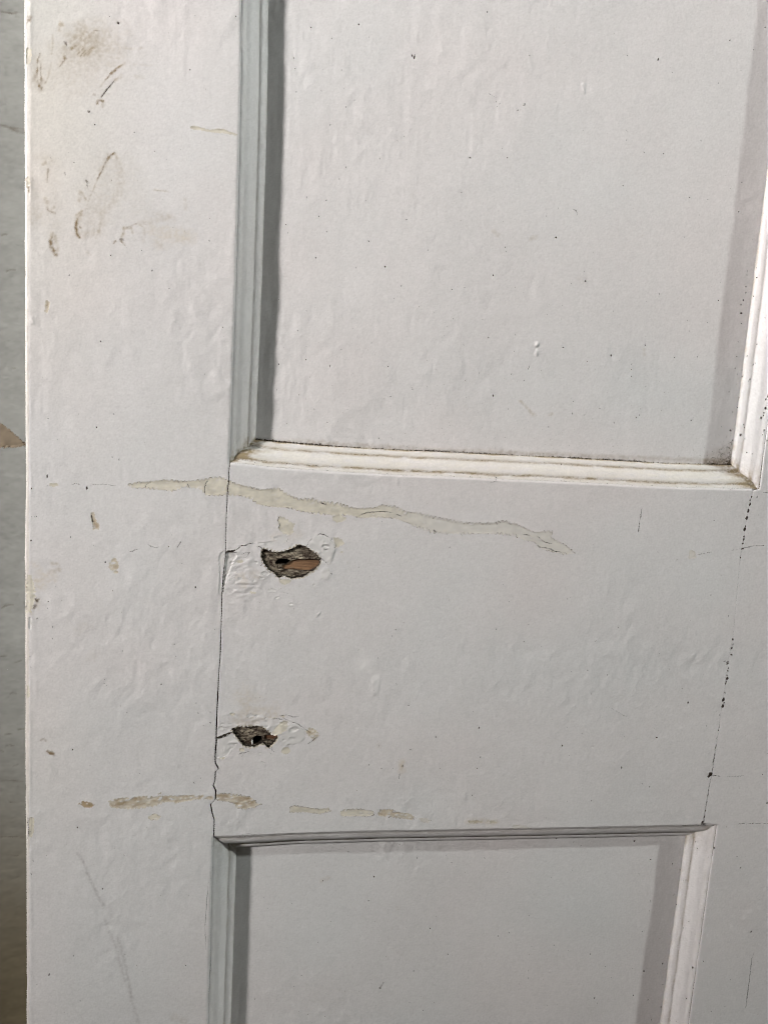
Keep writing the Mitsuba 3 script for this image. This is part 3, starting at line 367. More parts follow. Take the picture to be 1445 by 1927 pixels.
  (412.0,-373.3,0.45,0.39,80,13), (424.1,-377.8,0.75,0.36,86,13), (428.7,-394.2,0.69,0.39,80,13), (418.2,-354.3,1.20,0.54,110,13), (432.0,-349.1,0.84,0.45,80,13), (358.9,-335.1,0.33,0.30,80,13),
  (405.5,-277.3,0.33,0.30,80,13), (413.0,-266.7,0.45,0.51,80,13), (430.4,-270.8,0.42,0.36,80,13), (354.2,-251.7,0.33,0.30,80,13), (399.2,-252.2,0.75,0.69,80,13), (341.2,-249.0,0.60,0.75,80,13),
  (369.1,-247.5,0.39,0.60,80,13), (359.7,-254.9,0.30,0.30,80,13), (355.5,-273.2,0.27,0.27,80,13), (393.8,-357.9,0.30,0.30,80,13), (375.6,-338.6,0.30,0.60,80,13), (450.1,74.8,1.05,0.90,80,6),
  (450.1,70.4,0.75,0.60,80,6), (450.1,64.4,0.90,0.39,80,6), (450.0,62.0,0.60,0.36,80,6), (449.7,60.8,0.45,0.36,80,6), (449.3,59.2,0.75,0.51,80,6), (449.5,53.5,0.75,0.66,80,6),
  (449.1,50.5,0.60,0.45,80,6), (449.0,48.8,0.60,0.39,80,6), (448.3,47.1,1.05,0.51,80,6), (438.0,86.3,0.45,0.45,80,6), (436.9,77.1,0.60,0.36,80,6), (437.1,73.1,0.36,0.36,80,6),
  (441.0,40.3,0.45,0.30,80,6), (440.4,42.2,0.36,0.30,80,6), (439.6,35.3,0.60,0.75,80,6), (440.8,71.4,0.45,0.36,80,6), (440.1,70.2,0.36,0.30,80,6), (442.1,93.9,0.36,0.36,80,6),
  (438.0,135.7,0.45,0.45,80,6), (437.6,141.8,0.39,0.39,80,6), (437.7,124.2,0.33,0.33,80,6), (436.9,53.0,0.36,0.36,80,6), (437.0,59.2,0.33,0.30,80,6), (442.1,33.1,0.36,0.30,80,6),
  (443.6,24.1,0.36,0.36,80,6), (433.7,49.9,0.36,0.30,80,6), (431.6,77.9,0.36,0.36,80,6), (431.7,85.5,0.36,0.36,80,6), (451.9,32.8,0.36,0.30,80,6), (450.1,39.2,0.60,0.36,80,6),
  (449.8,36.3,0.30,0.30,80,6), (446.1,23.5,0.33,0.30,80,6), (441.6,80.9,0.45,0.30,80,6), (442.4,81.8,0.36,0.30,80,6), (439.0,30.1,0.30,0.30,80,6), (432.2,129.9,0.36,0.33,80,6),
  (432.6,126.1,0.36,0.33,80,6), (431.7,121.4,0.54,0.45,80,6), (430.4,118.4,0.42,0.42,80,6), (431.3,113.1,0.60,0.75,80,6), (433.8,37.8,0.60,0.75,60,13), (436.2,31.5,0.60,0.75,60,13),
  (435.6,29.0,0.60,0.39,80,13), (434.7,26.1,0.36,0.30,80,13), (429.5,62.7,0.36,0.36,80,13), (431.5,95.1,0.42,0.45,80,13), (433.9,74.5,0.30,0.30,80,13), (414.1,131.2,0.36,0.36,80,13),
  (414.4,119.7,0.36,0.60,80,13), (408.7,105.4,0.39,0.39,80,13), (432.0,139.7,0.36,0.36,80,13), (431.9,137.0,0.45,0.30,80,13), (432.3,106.6,0.36,0.60,80,13), (432.8,26.8,0.36,0.33,80,13),
  (431.2,22.2,0.36,0.33,80,13), (427.4,23.7,0.30,0.30,80,13), (443.1,-251.1,0.36,0.30,80,6), (452.5,-251.3,0.60,0.75,80,6), (441.3,-266.5,0.30,0.30,80,6), (440.1,-281.5,0.39,0.30,80,6),
  (450.4,-259.3,0.15,0.75,80,6), (436.9,-275.7,0.36,0.30,80,6), (444.2,-311.4,0.36,0.36,80,6), (440.0,-311.2,0.30,0.30,80,6), (450.4,-305.4,0.36,0.24,80,6), (449.0,-344.7,0.67,0.75,80,6),
  (434.3,-295.1,1.05,0.24,80,6), (437.0,-302.2,0.45,0.30,80,6), (455.4,-338.3,0.45,0.27,80,6), (435.0,-384.1,0.60,0.45,80,6), (435.5,-325.7,0.36,0.30,80,6), (447.9,-369.8,0.45,0.30,80,6),
  (444.3,-255.4,0.30,0.75,80,6), (434.1,-365.7,0.30,0.30,80,6), (442.1,-317.7,0.30,0.30,80,6)]
BUMPS = [
  (206.0,-134.2,2.4,5.1,0,0.30,0), (201.4,-124.5,4.5,5.7,0,0.13,0), (211.8,-5.6,0.6,2.1,0,0.25,0), (168.3,-88.5,1.2,0.7,50,0.35,0), (167.4,-90.2,0.8,0.6,50,0.25,0),
  (296.3,83.6,1.2,1.4,0,0.75,13), (296.8,78.4,0.9,1.8,0,0.55,13), (311.0,236.4,1.3,2.1,0,0.50,13), (312.0,233.8,0.9,0.9,0,0.35,13), (78.3,80.5,0.8,0.9,0,0.22,0),
  (2.1,75.0,0.8,1.8,20,0.30,0), (3.0,-106.4,1.5,13.5,3,0.14,0), (3.6,-129.0,1.2,12.0,3,0.12,0), (51.7,-9.0,1.5,4.8,10,-0.12,0), (54.0,-7.3,1.8,4.2,20,0.12,0),
  (30.8,-31.5,6.0,18.0,0,-0.06,0), (22.0,-21.1,2.7,6.6,5,0.06,0), (39.5,-20.3,4.2,3.0,40,-0.07,0), (6.0,29.3,0.9,6.0,0,0.08,0), (14.4,64.9,0.9,4.8,0,0.07,0),
  (19.4,30.1,2.4,7.5,0,-0.06,0), (28.5,-104.3,3.6,2.7,40,0.09,0), (27.9,-110.8,3.0,1.8,40,-0.07,0), (13.7,-142.0,3.0,6.0,10,-0.07,0), (171.5,-48.6,2.7,3.3,0,0.22,0),
  (168.1,-47.1,3.6,2.7,30,0.12,0), (174.2,-51.5,1.2,2.4,-20,0.20,0), (172.0,-65.1,1.8,1.5,60,0.18,0), (116.0,-59.2,3.6,6.0,0,-0.10,0), (121.2,-71.4,7.2,4.2,20,0.14,0),
  (125.6,-63.1,6.0,3.0,0,0.12,0), (127.7,-77.8,4.8,1.2,15,0.14,0), (121.4,-78.6,2.7,0.7,15,0.25,0), (115.3,-175.9,2.4,1.2,40,0.20,0), (117.7,-181.2,2.7,1.2,35,0.16,0),
  (108.9,-188.0,1.5,3.0,0,0.20,0), (150.8,-167.1,7.2,4.2,30,0.10,0), (154.8,-160.8,3.6,1.5,0,0.20,0), (140.1,-186.6,9.0,4.8,-30,-0.07,0), (147.1,-197.3,12.0,4.2,30,0.07,0),
  (391.4,-189.9,0.9,0.6,60,0.15,0), (354.7,-176.0,0.8,0.6,0,-0.30,0), (175.4,-279.3,3.0,0.9,-60,0.16,13), (347.0,-350.6,0.8,0.8,0,0.30,13), (103.8,77.4,2.4,12.0,0,0.05,0),
  (101.6,53.3,2.4,3.0,40,0.09,0), (85.8,31.1,3.6,12.0,10,0.06,0), (79.3,54.8,3.6,4.2,30,-0.07,0), (70.3,63.1,3.0,12.0,0,0.05,0), (56.2,38.3,2.4,9.0,0,-0.05,0),
  (70.1,69.0,4.2,6.0,0,-0.05,0), (27.4,30.6,4.2,9.0,0,-0.06,0), (16.1,3.0,3.6,9.0,0,0.06,0), (53.3,-151.9,6.0,3.0,35,0.07,0), (62.3,-138.5,4.8,2.4,35,-0.07,0),
  (74.3,-121.7,5.4,2.4,40,0.07,0), (37.8,-135.3,3.0,7.8,10,-0.06,0), (84.3,-148.5,6.0,3.0,35,-0.06,0), (26.0,-175.3,6.6,3.6,30,0.08,0), (47.5,-182.3,7.8,3.0,30,-0.07,0),
  (72.6,-185.9,6.6,3.6,30,0.06,0), (20.0,-195.6,6.6,3.0,35,-0.06,0)]
WALL_CHIP = [-36.9,22.8,-27.9,15.4,-25.5,14.2,-20.3,9.7,-16.9,6.6,-14,4.2,-9.5,1.8,-9.5,2.5,-14,1.9,-18.8,0.7,-28,-0.1,-37.1,-1.3]
WALL_CRACKS = [(0.78, [-29.9,187.5,-25.8,186.7,-22.7,186.2,-18.3,186.1,-13.6,185.8]), (0.60, [-21.2,185.5,-17.7,184.4,-13.6,184]), (0.30, [-24.8,169.9,-23,168.6,-22.1,168.1]), (0.36, [-26.4,125.4,-25,126.1,-23.5,126]), (0.30, [-23.9,105,-21.5,106.1,-19.1,106]), (0.45, [-27.5,-101,-25.6,-99.4,-23.1,-98.8,-20.7,-98.4]), (0.39, [-22.8,-157.5,-21.3,-156.4,-18.8,-157.1]), (0.42, [-25.8,-160.2,-23.8,-159.8]), (0.48, [-25,-192.6,-23,-191.7,-20.9,-192.6]), (0.60, [-29,-195.4,-27,-196.2]), (0.42, [-17.9,-181.4,-13.9,-180.8]), (0.42, [-29.1,-216.9,-24.1,-216.4,-14.9,-217]), (0.36, [-22,-220.4,-18,-220.1]), (0.36, [-23.1,-231.3,-19,-231.9,-13.9,-230.3]), (0.39, [-31.3,-256,-25.2,-255.5,-14,-256]), (0.36, [-25.3,-268.4,-18.1,-269.2]), (0.33, [-19.8,-136.6,-15.8,-134.9]), (0.48, [-21.5,-206.7,-18,-205.1]), (0.33, [-25.9,-184.7,-21.9,-184.2]), (0.33, [-28.7,-132.3,-24.2,-131.9]), (0.30, [-26.7,248,-21,247.6,-15.3,248.9]), (0.30, [-22.1,248,-20.4,247.6]), (0.36, [-18.1,246.5,-16.4,246.5]), (0.30, [-24.7,49,-18.7,48.8])]

pairs = lambda a: np.array(a, float).reshape(-1, 2)

# ------------------------------------------------------------------ materials
def principled(rough, spec, color=None):
    c = {'type': 'mesh_attribute', 'name': 'vertex_color'} if color is None else {'type': 'rgb', 'value': list(color)}
    return {'type': 'twosided', 'bsdf': {'type': 'principled', 'base_color': c, 'roughness': rough, 'specular': spec}}
scene['gloss_paint'] = principled(0.46, 0.38)
scene['old_undercoat'] = principled(0.7, 0.25)
scene['weathered_wood'] = principled(0.9, 0.15)
scene['matt_render'] = principled(0.9, 0.15)
scene['black_dirt'] = principled(0.85, 0.15, (0.028, 0.023, 0.018))
scene['dust_and_rim_shade'] = principled(0.95, 0.1, (0.095, 0.072, 0.048))  # real dust, and the shadow lines drawn round paint flakes
scene['dark_hole'] = principled(0.95, 0.1, (0.02, 0.016, 0.012))
scene['lamp_metal'] = principled(0.5, 0.4, (0.12, 0.12, 0.12))
PAINT = np.array([0.676, 0.668, 0.662])
TONES = np.array([[.31, .25, .155], [.20, .14, .07], [.085, .062, .04], [.53, .44, .30], [.40, .39, .385], [.75, .745, .735]])
CHIP_TONES = {'cream': (.612, .585, .50), 'tan': (.585, .55, .465), 'rust': (.37, .295, .20), 'white': (.64, .635, .62)}

# ------------------------------------------------------------------ helpers
def N(x, z, s, sz=None, oct=1, seed=0):
    return meshkit.fbm(np.stack([np.asarray(x) / s, np.asarray(z) / (sz or s), np.full(np.shape(x), 3.7)], -1), oct, seed) - 0.5
def sst(a, b, t):
    t = np.clip((t - a) / (b - a), 0, 1); return t * t * (3 - 2 * t)
def number(name):
    k, n = name, 0
    while k in scene: n += 1; k = f'{name}_{n:03d}'
    return k
def add(name, v, f, bsdf, col=None, smooth=True, **lab):
    key = number(name)
    v = np.array(v, float) + [0, 0, ZOFF]
    if col is not None: col = np.clip(col, 0.01, 0.95)
    scene[key] = mikit.ply((v / 1000.0, f), bsdf, smooth=smooth, color=col)
    if lab: labels[key] = lab
    return key
def lines(*stops):
    """(position, step) pairs -> grid lines; the step holds from its position on."""
    out = []
    for (a, s), (b, _) in zip(stops, stops[1:]):
        n = max(1, round((b - a) / s)); out += list(a + (b - a) * np.arange(n) / n)
    return np.array(out + [stops[-1][0]])
def quads(nz, nx):
    i = np.arange(nz * nx).reshape(nz, nx)
    a, b, c, d = i[:-1, :-1].ravel(), i[:-1, 1:].ravel(), i[1:, 1:].ravel(), i[1:, :-1].ravel()
    return np.vstack([np.stack([a, b, c], 1), np.stack([a, c, d], 1)])
def used(v, f, *rest):
    k, g = np.unique(f, return_inverse=True)
    return (v[k], g.reshape(f.shape), *[r[k] for r in rest])
def ragged(p, rough, seed=0, step=0.22):
    """A polygon with flaked, scalloped edges."""
    ring = shapely.LinearRing(p); n = max(24, int(ring.length / step))
    s = np.arange(n) / n * ring.length
    q = shapely.get_coordinates(shapely.line_interpolate_point(ring, s))
    t = np.roll(q, -1, 0) - np.roll(q, 1, 0); t /= np.linalg.norm(t, axis=1, keepdims=True) + 1e-9
    ph = s * 1.30 + 3.2 * N(s, s * 0 + seed, 4.5, oct=2, seed=seed)
    o = N(s, s * 0 + seed, .9, oct=2, seed=seed) * 0.7 + (np.abs(np.sin(ph)) - .55) * 2.3 * np.clip(.75 + 1.8 * N(s, s * 0 + seed, 7, seed=seed + 1), .15, 1.4)
    q = q + np.stack([-t[:, 1], t[:, 0]], 1) * (o * rough)[:, None]
    g = shapely.Polygon(q).buffer(0)
    return max(g.geoms, key=lambda a: a.area) if hasattr(g, 'geoms') else g
def skirt(path, depth):
    """A strip from the edge points straight back to y = depth."""
    p = np.asarray(path); q = p.copy(); q[:, 1] = depth; n = len(p)
    i = np.arange(n - 1)
    return np.vstack([p, q]), np.vstack([np.stack([i, i + 1, i + n + 1], 1), np.stack([i, i + n + 1, i + n], 1)])

def paint_stains(x, z, col, level):
    """Dirt rubbed onto the paint: smears and scratches along the measured lines, broken up by noise."""
    for r, a, c, y, pts in STAINS:
        if y != level: continue
        p = pairs(pts); rr = max(r * 1.4, 0.5); a = a * (min(1, (r / rr) ** 0.4) if r < .6 else 1); m = rr * 1.8
        k = np.nonzero((x > p[:, 0].min() - m) & (x < p[:, 0].max() + m) & (z > p[:, 1].min() - m) & (z < p[:, 1].max() + m))[0]
        if not len(k): continue
        d = shapely.distance(shapely.LineString(p), shapely.points(x[k], z[k])) / rr
        n = N(x[k], z[k], 1.1 + 0.25 * r, oct=3, seed=int(10 * r) + 3) * 2
        mask = a * sst(1.25, 0.1, d + n * 0.75) * np.clip(1 + 1.6 * N(x[k], z[k], 1.1, oct=3, seed=9) * 2, 0.1, 1.7)
        mask = np.clip(mask, 0, .93)[:, None]
        col[k] = col[k] * (1 - mask) + TONES[c] * mask
def paint_color(x, z, level=0):
    col = np.ones(x.shape + (3,)) * PAINT
    col *= (1 + 0.09 * N(x, z, 38, 55, oct=4, seed=21) + 0.06 * N(x, z, 2.2, oct=3, seed=22) + 0.16 * N(x, z, .75, oct=1, seed=28) + np.random.default_rng(len(x)).normal(0, .026, len(x)))[:, None]
    w = N(x, z, 60, oct=2, seed=23)[:, None] * 2                       # faintly pinker and greener patches of paint
    col *= 1 + w * np.array([0.034, -0.006, -0.012])
    g = np.clip(N(x, z, 14, oct=3, seed=24) * 2 - 0.25, 0, 1)[:, None] * 0.10 * (1 if level == 0 else 0.5)
    col = col * (1 - g) + TONES[4] * g
    fl = (np.clip(N(x, z, .9, oct=1, seed=25) * 2 - 0.80, 0, 1) * 2.0)[:, None] * np.clip(0.6 + 2 * N(x, z, 30, seed=26), 0.1, 1)[:, None]
    col = col * (1 - fl) + TONES[0] * fl                               # fine grit caught in the paint
    if level == 0:
        yel = (sst(75, 5, x + 40 * N(x, z, 50, oct=2, seed=29)) * sst(20, 210, z) * .8 + .25 * sst(60, 0, x) * np.clip(.5 + 2 * N(x, z, 60, seed=30), 0, 1))[:, None]
        col *= 1 + np.minimum(yel + .9 * (x < .2)[:, None], 1) * np.array([.0, -.025, -.085])                # yellower towards the upper left and on the outer edge
    paint_stains(x, z, col, level)
    return col
def bumps(x, z, level):
    h = np.zeros(x.shape)
    for bx, bz, sx, sz, ang, hh, y in BUMPS:
        if y != level: continue
        R = 2.2 * max(sx, sz)
        k = np.nonzero((np.abs(x - bx) < R) & (np.abs(z - bz) < R))[0]
        a = math.radians(ang); dx, dz = x[k] - bx, z[k] - bz
        u, v = dx * math.cos(a) + dz * math.sin(a), -dx * math.sin(a) + dz * math.cos(a)
        q = (u / sx) ** 2 + (v / sz) ** 2 + 1.0 * N(x[k], z[k], 2.5, seed=31)
        h[k] += hh * sst(2.2, 0.2, q)
    return h
def relief(x, z, level, lump=0.15, swell=0.2, brush=0.018, vertical=True, grain=0.045):
    h = lump * N(x + 6 * N(x, z, 11, seed=39), z + 6 * N(x, z, 11, seed=40), 6.0, 8.5, 3, 41) * np.clip(1 + 2.4 * N(x, z, 60, seed=42), .25, 2) + swell * N(x, z, 34, oct=2, seed=43) + grain * N(x, z, 1.35, oct=2, seed=44)
    h += brush * (N(x, z, 1.0, 38, 2, 45) if vertical else N(x, z, 38, 1.0, 2, 45)) * np.clip(0.9 + 3 * N(x, z, 55, seed=46), 0.1, 2.2)
    return h + bumps(x, z, level)

trees = {}
def face_sheet(key, X, Z, H, level, step, chips=(), drop=(), extra=(), color=None):
    """One painted face as a relief sheet. X, Z, H: grids (mm, H towards the viewer). Flakes are cut out along their edges, sunk and given as parts of their own;
    'drop' polygons are left open. extra: (vertices, faces) joined to the sheet (its sides)."""
    x, z, h = X.ravel().copy(), Z.ravel().copy(), H.ravel().copy()
    f = quads(*X.shape)
    owner = np.zeros(len(f), int); cuts = [(g, 0, None, 0) for g in drop] + list(chips)
    depth = np.zeros(len(x))
    for n, (g, dep, tone, _) in enumerate(cuts, 1):
        b = g.bounds
        k = np.nonzero((x > b[0] - 3) & (x < b[2] + 3) & (z > b[1] - 3) & (z < b[3] + 3))[0]
        if not len(k): continue
        pts, ring = shapely.points(x[k], z[k]), g.boundary
        sd = shapely.distance(ring, pts) * np.where(shapely.contains(g, pts), -1, 1)
        near = np.abs(sd) < 0.38 * step
        q = shapely.get_coordinates(shapely.shortest_line(ring, pts[near]))[::2]
        x[k[near]], z[k[near]] = q[:, 0], q[:, 1]; sd[near] = 0
        full = np.full(len(x), 9.0); full[k] = sd
        m = full[f].mean(1) < -0.02 * step
        owner[m & (owner == 0)] = n
        if tone is not None:
            lift = np.where(sd >= 0, np.exp(-np.abs(sd) / 0.8), 0) * np.clip(0.35 + 1.8 * N(x[k], z[k], 4, seed=n), 0, 1) * (0.16 if tone != 'white' else .26)
            h[k] += lift
            depth[k[sd < 0]] = -dep
        else:
            h[k] += np.exp(-np.abs(sd) / 1.3) * np.clip(.5 + 2 * N(x[k], z[k], 3.5, oct=2, seed=n + 60), 0, 1.2) * .34      # the torn paint curls up round a break
    col = color(x, z) if color else paint_color(x, z, level)
    v = np.stack([x, level - h, z], 1)
    m = owner == 0
    cv, cf, cc = used(v, f[m], col)
    for ev, ef in extra:
        cf = np.vstack([cf, ef + len(cv)]); cv = np.vstack([cv, ev])
        cc = np.vstack([cc, np.where((ev[:, 0] < 20)[:, None] | (np.abs(ev[:, 2]) > 500)[:, None], PAINT * .93, [.055, .045, .036])])   # bare dirty wood inside the joints
    add(key, cv, cf, 'gloss_paint', cc)
    for n, (g, dep, tone, _) in enumerate(cuts, 1):
        if tone is None or not (owner == n).any(): continue
        cv, cf, d = used(v, f[owner == n], depth)
        cv = cv.copy(); cv[:, 1] -= d + 0.22 * N(cv[:, 0], cv[:, 2], 1.5, oct=2, seed=7) * (d != 0)
        t = np.array(CHIP_TONES[tone]); xx, zz = cv[:, 0], cv[:, 2]
        cc = t * (1 + (0.34 if tone != 'white' else .08) * N(xx, zz, 3.2, 2.0, 4, seed=51) * 2)[:, None]
        if tone != 'white':
            e = shapely.distance(g.boundary, shapely.points(xx, zz))
            if tone == 'cream': pale = (.55 * sst(190, 240, xx))[:, None]; cc = cc * (1 - pale) + PAINT * .97 * pale      # the long scar is scraped less deeply towards its right end
            else: core = (sst(.25, .95, e) * np.clip(.55 + 2.6 * N(xx, zz, 4.5, 1.5, 3, 55), 0, 1) * .85)[:, None]; cc = cc * (1 - core) + np.array([.33, .245, .145]) * core
            fl = np.clip(N(xx, zz, 2.6, 1.1, 3, 52) * 2 - (0.12 if tone != 'cream' else 0.38), 0, 1)[:, None] * (1.5 if tone == 'rust' else 1.1)
            fl = np.minimum(fl, .8); cc = cc * (1 - fl) + (np.array([.36, .265, .15]) if tone != 'cream' else np.array([.50, .44, .30])) * fl
            e = shapely.distance(g.boundary, shapely.points(xx, zz)); e = (.34 * np.exp(-e / .45) * np.clip(.4 + 2 * N(xx, zz, 1.4, oct=2, seed=54), 0, 1))[:, None]
            cc = cc * (1 - e) + TONES[0] * e
        if tone != 'white':
            wh = np.clip(N(xx, zz, 1.9, .9, 3, seed=53) * 2 - (0.20 if tone == 'tan' else .27), 0, 1)[:, None] * 2.6      # crumbs of paint that stayed on
            cc = cc * (1 - np.minimum(wh, 1)) + PAINT * np.minimum(wh, 1)
        add(key + '__paint_chip', cv, cf, 'old_undercoat', cc)
    trees[key] = (cKDTree(v[:, [0, 2]]), v[:, 1])
def on_face(key, x, z):
    t, y = trees[key]; return y[t.query(np.stack([x, z], -1))[1]]

# ------------------------------------------------------------------ the door's joints and edges as curves
def curve(name, n=None):
    p = pairs(EDGES[name]); return p
def along_z(name):
    p = curve(name); p = p[np.argsort(p[:, 1])]; return lambda z: np.interp(z, p[:, 1], p[:, 0])
def along_x(name):
    p = curve(name); p = p[np.argsort(p[:, 0])]; return lambda x: np.interp(x, p[:, 0], p[:, 1])
left_edge, stile_r, crack_r = along_z('left'), along_z('stile_r'), along_z('crack_r')
rail_top, rail_bot = along_x('rail_top'), along_x('rail_bot')
wob = lambda s, a, l, seed: a * 2 * N(s, np.zeros_like(s), l, oct=3, seed=seed)
def stile_edge(z): return stile_r(z) + wob(z, .16, 5, 61)
def mould_r(z): return np.where(z > -100, 451.4, 452.2) + np.clip((-z - 235) * -0.012, -2, 0) + wob(z, .15, 6, 62)
def right_edge(z):                                        # left edge of the right stile: the rail's joint between the panels, the moulding line beside them
    k = sst(-0.4, 1.5, z) + sst(-232.4, -234.2, z)
    return crack_r(z) * (1 - k) + mould_r(z) * k
TOP, BOT, UP_END, LO_END = 950.0, -1040.0, 830.0, -840.0
ZS = lines((BOT, 14), (-405, .55), (300, 14), (TOP, 1))
THICK = 38.0
PANEL_Y = 13.0

chips = {'stile': [], 'lock_rail': []}
for n, (holder, tone, dep, rough, p) in enumerate(CHIPS):
    g = ragged(pairs(p), rough, n)
    if g.area > 12 and tone != 'white' and dep > 0:        # islands of paint that stayed on inside the larger flakes
        for i in range(int(g.area / (26 if tone == 'cream' else 6))):
            b = g.bounds; c = np.array([rng.uniform(b[0], b[2]), rng.uniform(b[1], b[3])])
            if not g.contains(shapely.Point(c)) or (tone == 'cream' and c[0] < 185): continue
            th = np.linspace(0, 2 * np.pi, 14)[:-1]; r = rng.uniform(.5, 1.0, 13) * rng.uniform(.4, .95)
            isle = shapely.Polygon(np.stack([c[0] + 1.9 * r * np.cos(th), c[1] + .8 * r * np.sin(th)], 1)).buffer(0)
            g2 = g.difference(isle)
            g = max(g2.geoms, key=lambda a: a.area) if hasattr(g2, 'geoms') else g2
    chips[holder].append((g, dep, tone, n))
wood = {k: shapely.Polygon(pairs(p)).buffer(0) for k, p in HOLES.items()}
wood_rag = {k: ragged(pairs(HOLES[k]), 0.3, 70 + i) for i, k in enumerate(('wood0', 'wood1'))}

for k in ('wood0', 'wood1'):                              # a rim of older coats round each hole, and flakes lifted or lost about it
    g = wood_rag[k]; c = np.array(g.centroid.coords[0]); b = g.bounds
    for i in range(34):
        a_, q = rng.uniform(0, 2 * np.pi), rng.uniform(.75, 2.1)
        p = c + [(b[2] - b[0]) * .5 * q * math.cos(a_) - (3 if q > 1.2 else 0), (b[3] - b[1]) * .62 * q * math.sin(a_) - 1]
        if p[0] < 111.5: continue
        th = np.sort(rng.uniform(0, 2 * np.pi, 9)); r = rng.uniform(.6, 1.0, 9) * rng.uniform(.7, 2.6)
        fl = shapely.Polygon(np.stack([p[0] + 1.5 * r * np.cos(th), p[1] + .75 * r * np.sin(th)], 1)).buffer(0)
        if fl.geom_type == 'Polygon' and fl.area > .8: chips['lock_rail'].append((ragged(shapely.get_coordinates(fl.exterior)[:-1], .2, 300 + i), rng.choice([-.16, .18, .26]), 'white' if rng.random() < .86 else 'cream', 300 + i))
    chips['lock_rail'].insert(0, (ragged(shapely.get_coordinates(g.buffer(.35).exterior)[:-1], .8, 290), .34, 'tan', 290))

# left stile -----------------------------------------------------------------
xl = left_edge(ZS) - np.clip(1.95 + ZS * 0.0016, 1.1, 2.4) + wob(ZS, .34, 11, 63) + wob(ZS, .22, 2.2, 64) + .5 * np.maximum(0, N(ZS, ZS * 0, 7, oct=2, seed=73) * 2 - .35)
xr = stile_edge(ZS)
t = np.concatenate([np.linspace(0, .036, 10)[:-1], np.linspace(.036, 1, 200)])
X = xl[:, None] + (xr - xl)[:, None] * t; Z = np.repeat(ZS[:, None], len(t), 1)
brushy = sst(-60, 120, Z)
H = (relief(X.ravel(), Z.ravel(), 0, lump=np.interp(Z.ravel(), [-400, 60, 240], [.62, .62, .36]), swell=0.9, brush=np.interp(Z.ravel(), [-60, 150], [.03, .075]))).reshape(X.shape)
le = left_edge(ZS) + wob(ZS, .34, 8, 65) + wob(ZS, .2, 2, 74)
bev = np.maximum(0, le[:, None] - X); H -= np.minimum(bev, 1.5) * (.30 + .25 * N(X, Z, 3, oct=2, seed=75)) + np.maximum(bev - 1.5, 0) * 1.5 + 0.10 * np.exp(-((X - le[:, None]) / .5) ** 2)
H += 0.22 * np.exp(-((X - le[:, None] - 1.3) / 0.9) ** 2) * np.clip(.4 + 2 * N(X, Z, 9, seed=66), 0, 1)      # paint that gathered along the arris
rr = np.where((ZS < 0.5) & (ZS > -235), .14, 1.3)[:, None]
e = np.clip(1 - (xr[:, None] - X) / rr, 0, 1); H -= rr * (1 - np.sqrt(1 - np.minimum(e, .98) ** 2))
sideL, sideR = np.stack([X[:, 0], -H[:, 0], ZS], 1), np.stack([X[:, -1], -H[:, -1], ZS], 1)
face_sheet('door__stile', X, Z, H, 0, 0.55, chips['stile'], extra=[skirt(sideL[::-1], THICK), skirt(sideR, THICK)])

# lock rail --------------------------------------------------------------------
zt = lines((-235, .55), (1, 1)); s = np.linspace(0, 1, 606); u = (zt + 235) / 236
gap = .40 + .14 * sst(-20, -80, zt) + .06 * sst(-90, -150, zt) + np.abs(wob(zt, .16, 4, 67)) + np.clip(wob(zt, .35, 16, 76), -.2, .3)
rgap = .05 + .12 * sst(-150, -190, zt) + np.maximum(0, wob(zt, .22, 5, 78) - .06)
a, b = stile_edge(zt) + gap, right_edge(zt) - rgap
b = np.where(zt > -.6, right_edge(np.full_like(zt, -.6)) - .06, np.where(zt < -232.2, right_edge(np.full_like(zt, -232.1)) - .1, b))
X = a[:, None] + (b - a)[:, None] * s
lo, hi = rail_bot(X), rail_top(X)
lo = lo + wob(X[0], .18, 6, 68)[None]; hi = hi + wob(X[0], .14, 7, 69)[None]
Z = lo + (hi - lo) * u[:, None]
horiz = sst(-150, -215, Z); step_ = (.18 * N(Z, Z * 0, 22, oct=2, seed=77) + .05) * sst(9, 0, X - a[:, None])   # the rail stands a little proud or shy at the joint
H = relief(X.ravel(), Z.ravel(), 0, lump=0.60, swell=1.0, brush=0.03, grain=0.09).reshape(X.shape)
H += (0.075 * N(X, Z, 40, 1.1, 2, 47)) * horiz
H += step_
H += 1.5 * np.maximum(np.abs(N(X + 5 * N(X, Z, 6, seed=38), Z, 5.0, 2.6, 2, 48)), .06) * sst(1.1, .5, np.hypot((X - 121) / 16, (Z + 66) / 22)) * 1.2        # crumpled paint beside the upper hole
H += 1.3 * N(X, Z, 3.5, 2.2, 3, 49) * sst(1.1, .4, np.hypot((X - 132) / 26, (Z + 164) / 14))
H += 1.0 * N(X, Z, 3.4, 3, 3, 50) * sst(1.1, .4, np.hypot((X - 165) / 16, (Z + 55) / 20))
for dist, r in ((hi - Z, 1.5), (Z - lo, 1.0), (X - a[:, None], .14), (b[:, None] - X, .12)):
    e = np.clip(1 - dist / r, 0, 1); H -= r * (1 - np.sqrt(1 - np.minimum(e, .98) ** 2))
sk = lambda i: np.stack([X[i].ravel(), -H[i].ravel(), Z[i].ravel()], 1)
al = (slice(None), 0), (slice(None), -1), (0, slice(None)), (-1, slice(None))
face_sheet('door__lock_rail', X, Z, H, 0, 0.55, chips['lock_rail'], drop=[wood_rag['wood0'], wood_rag['wood1']],
           extra=[skirt(sk(al[0])[::-1], THICK), skirt(sk(al[1]), THICK), skirt(sk(al[2]), THICK), skirt(sk(al[3])[::-1], THICK)])
labels['door__lock_rail'] = {'label': 'wide middle rail with two flaked holes and a long cream scar'}

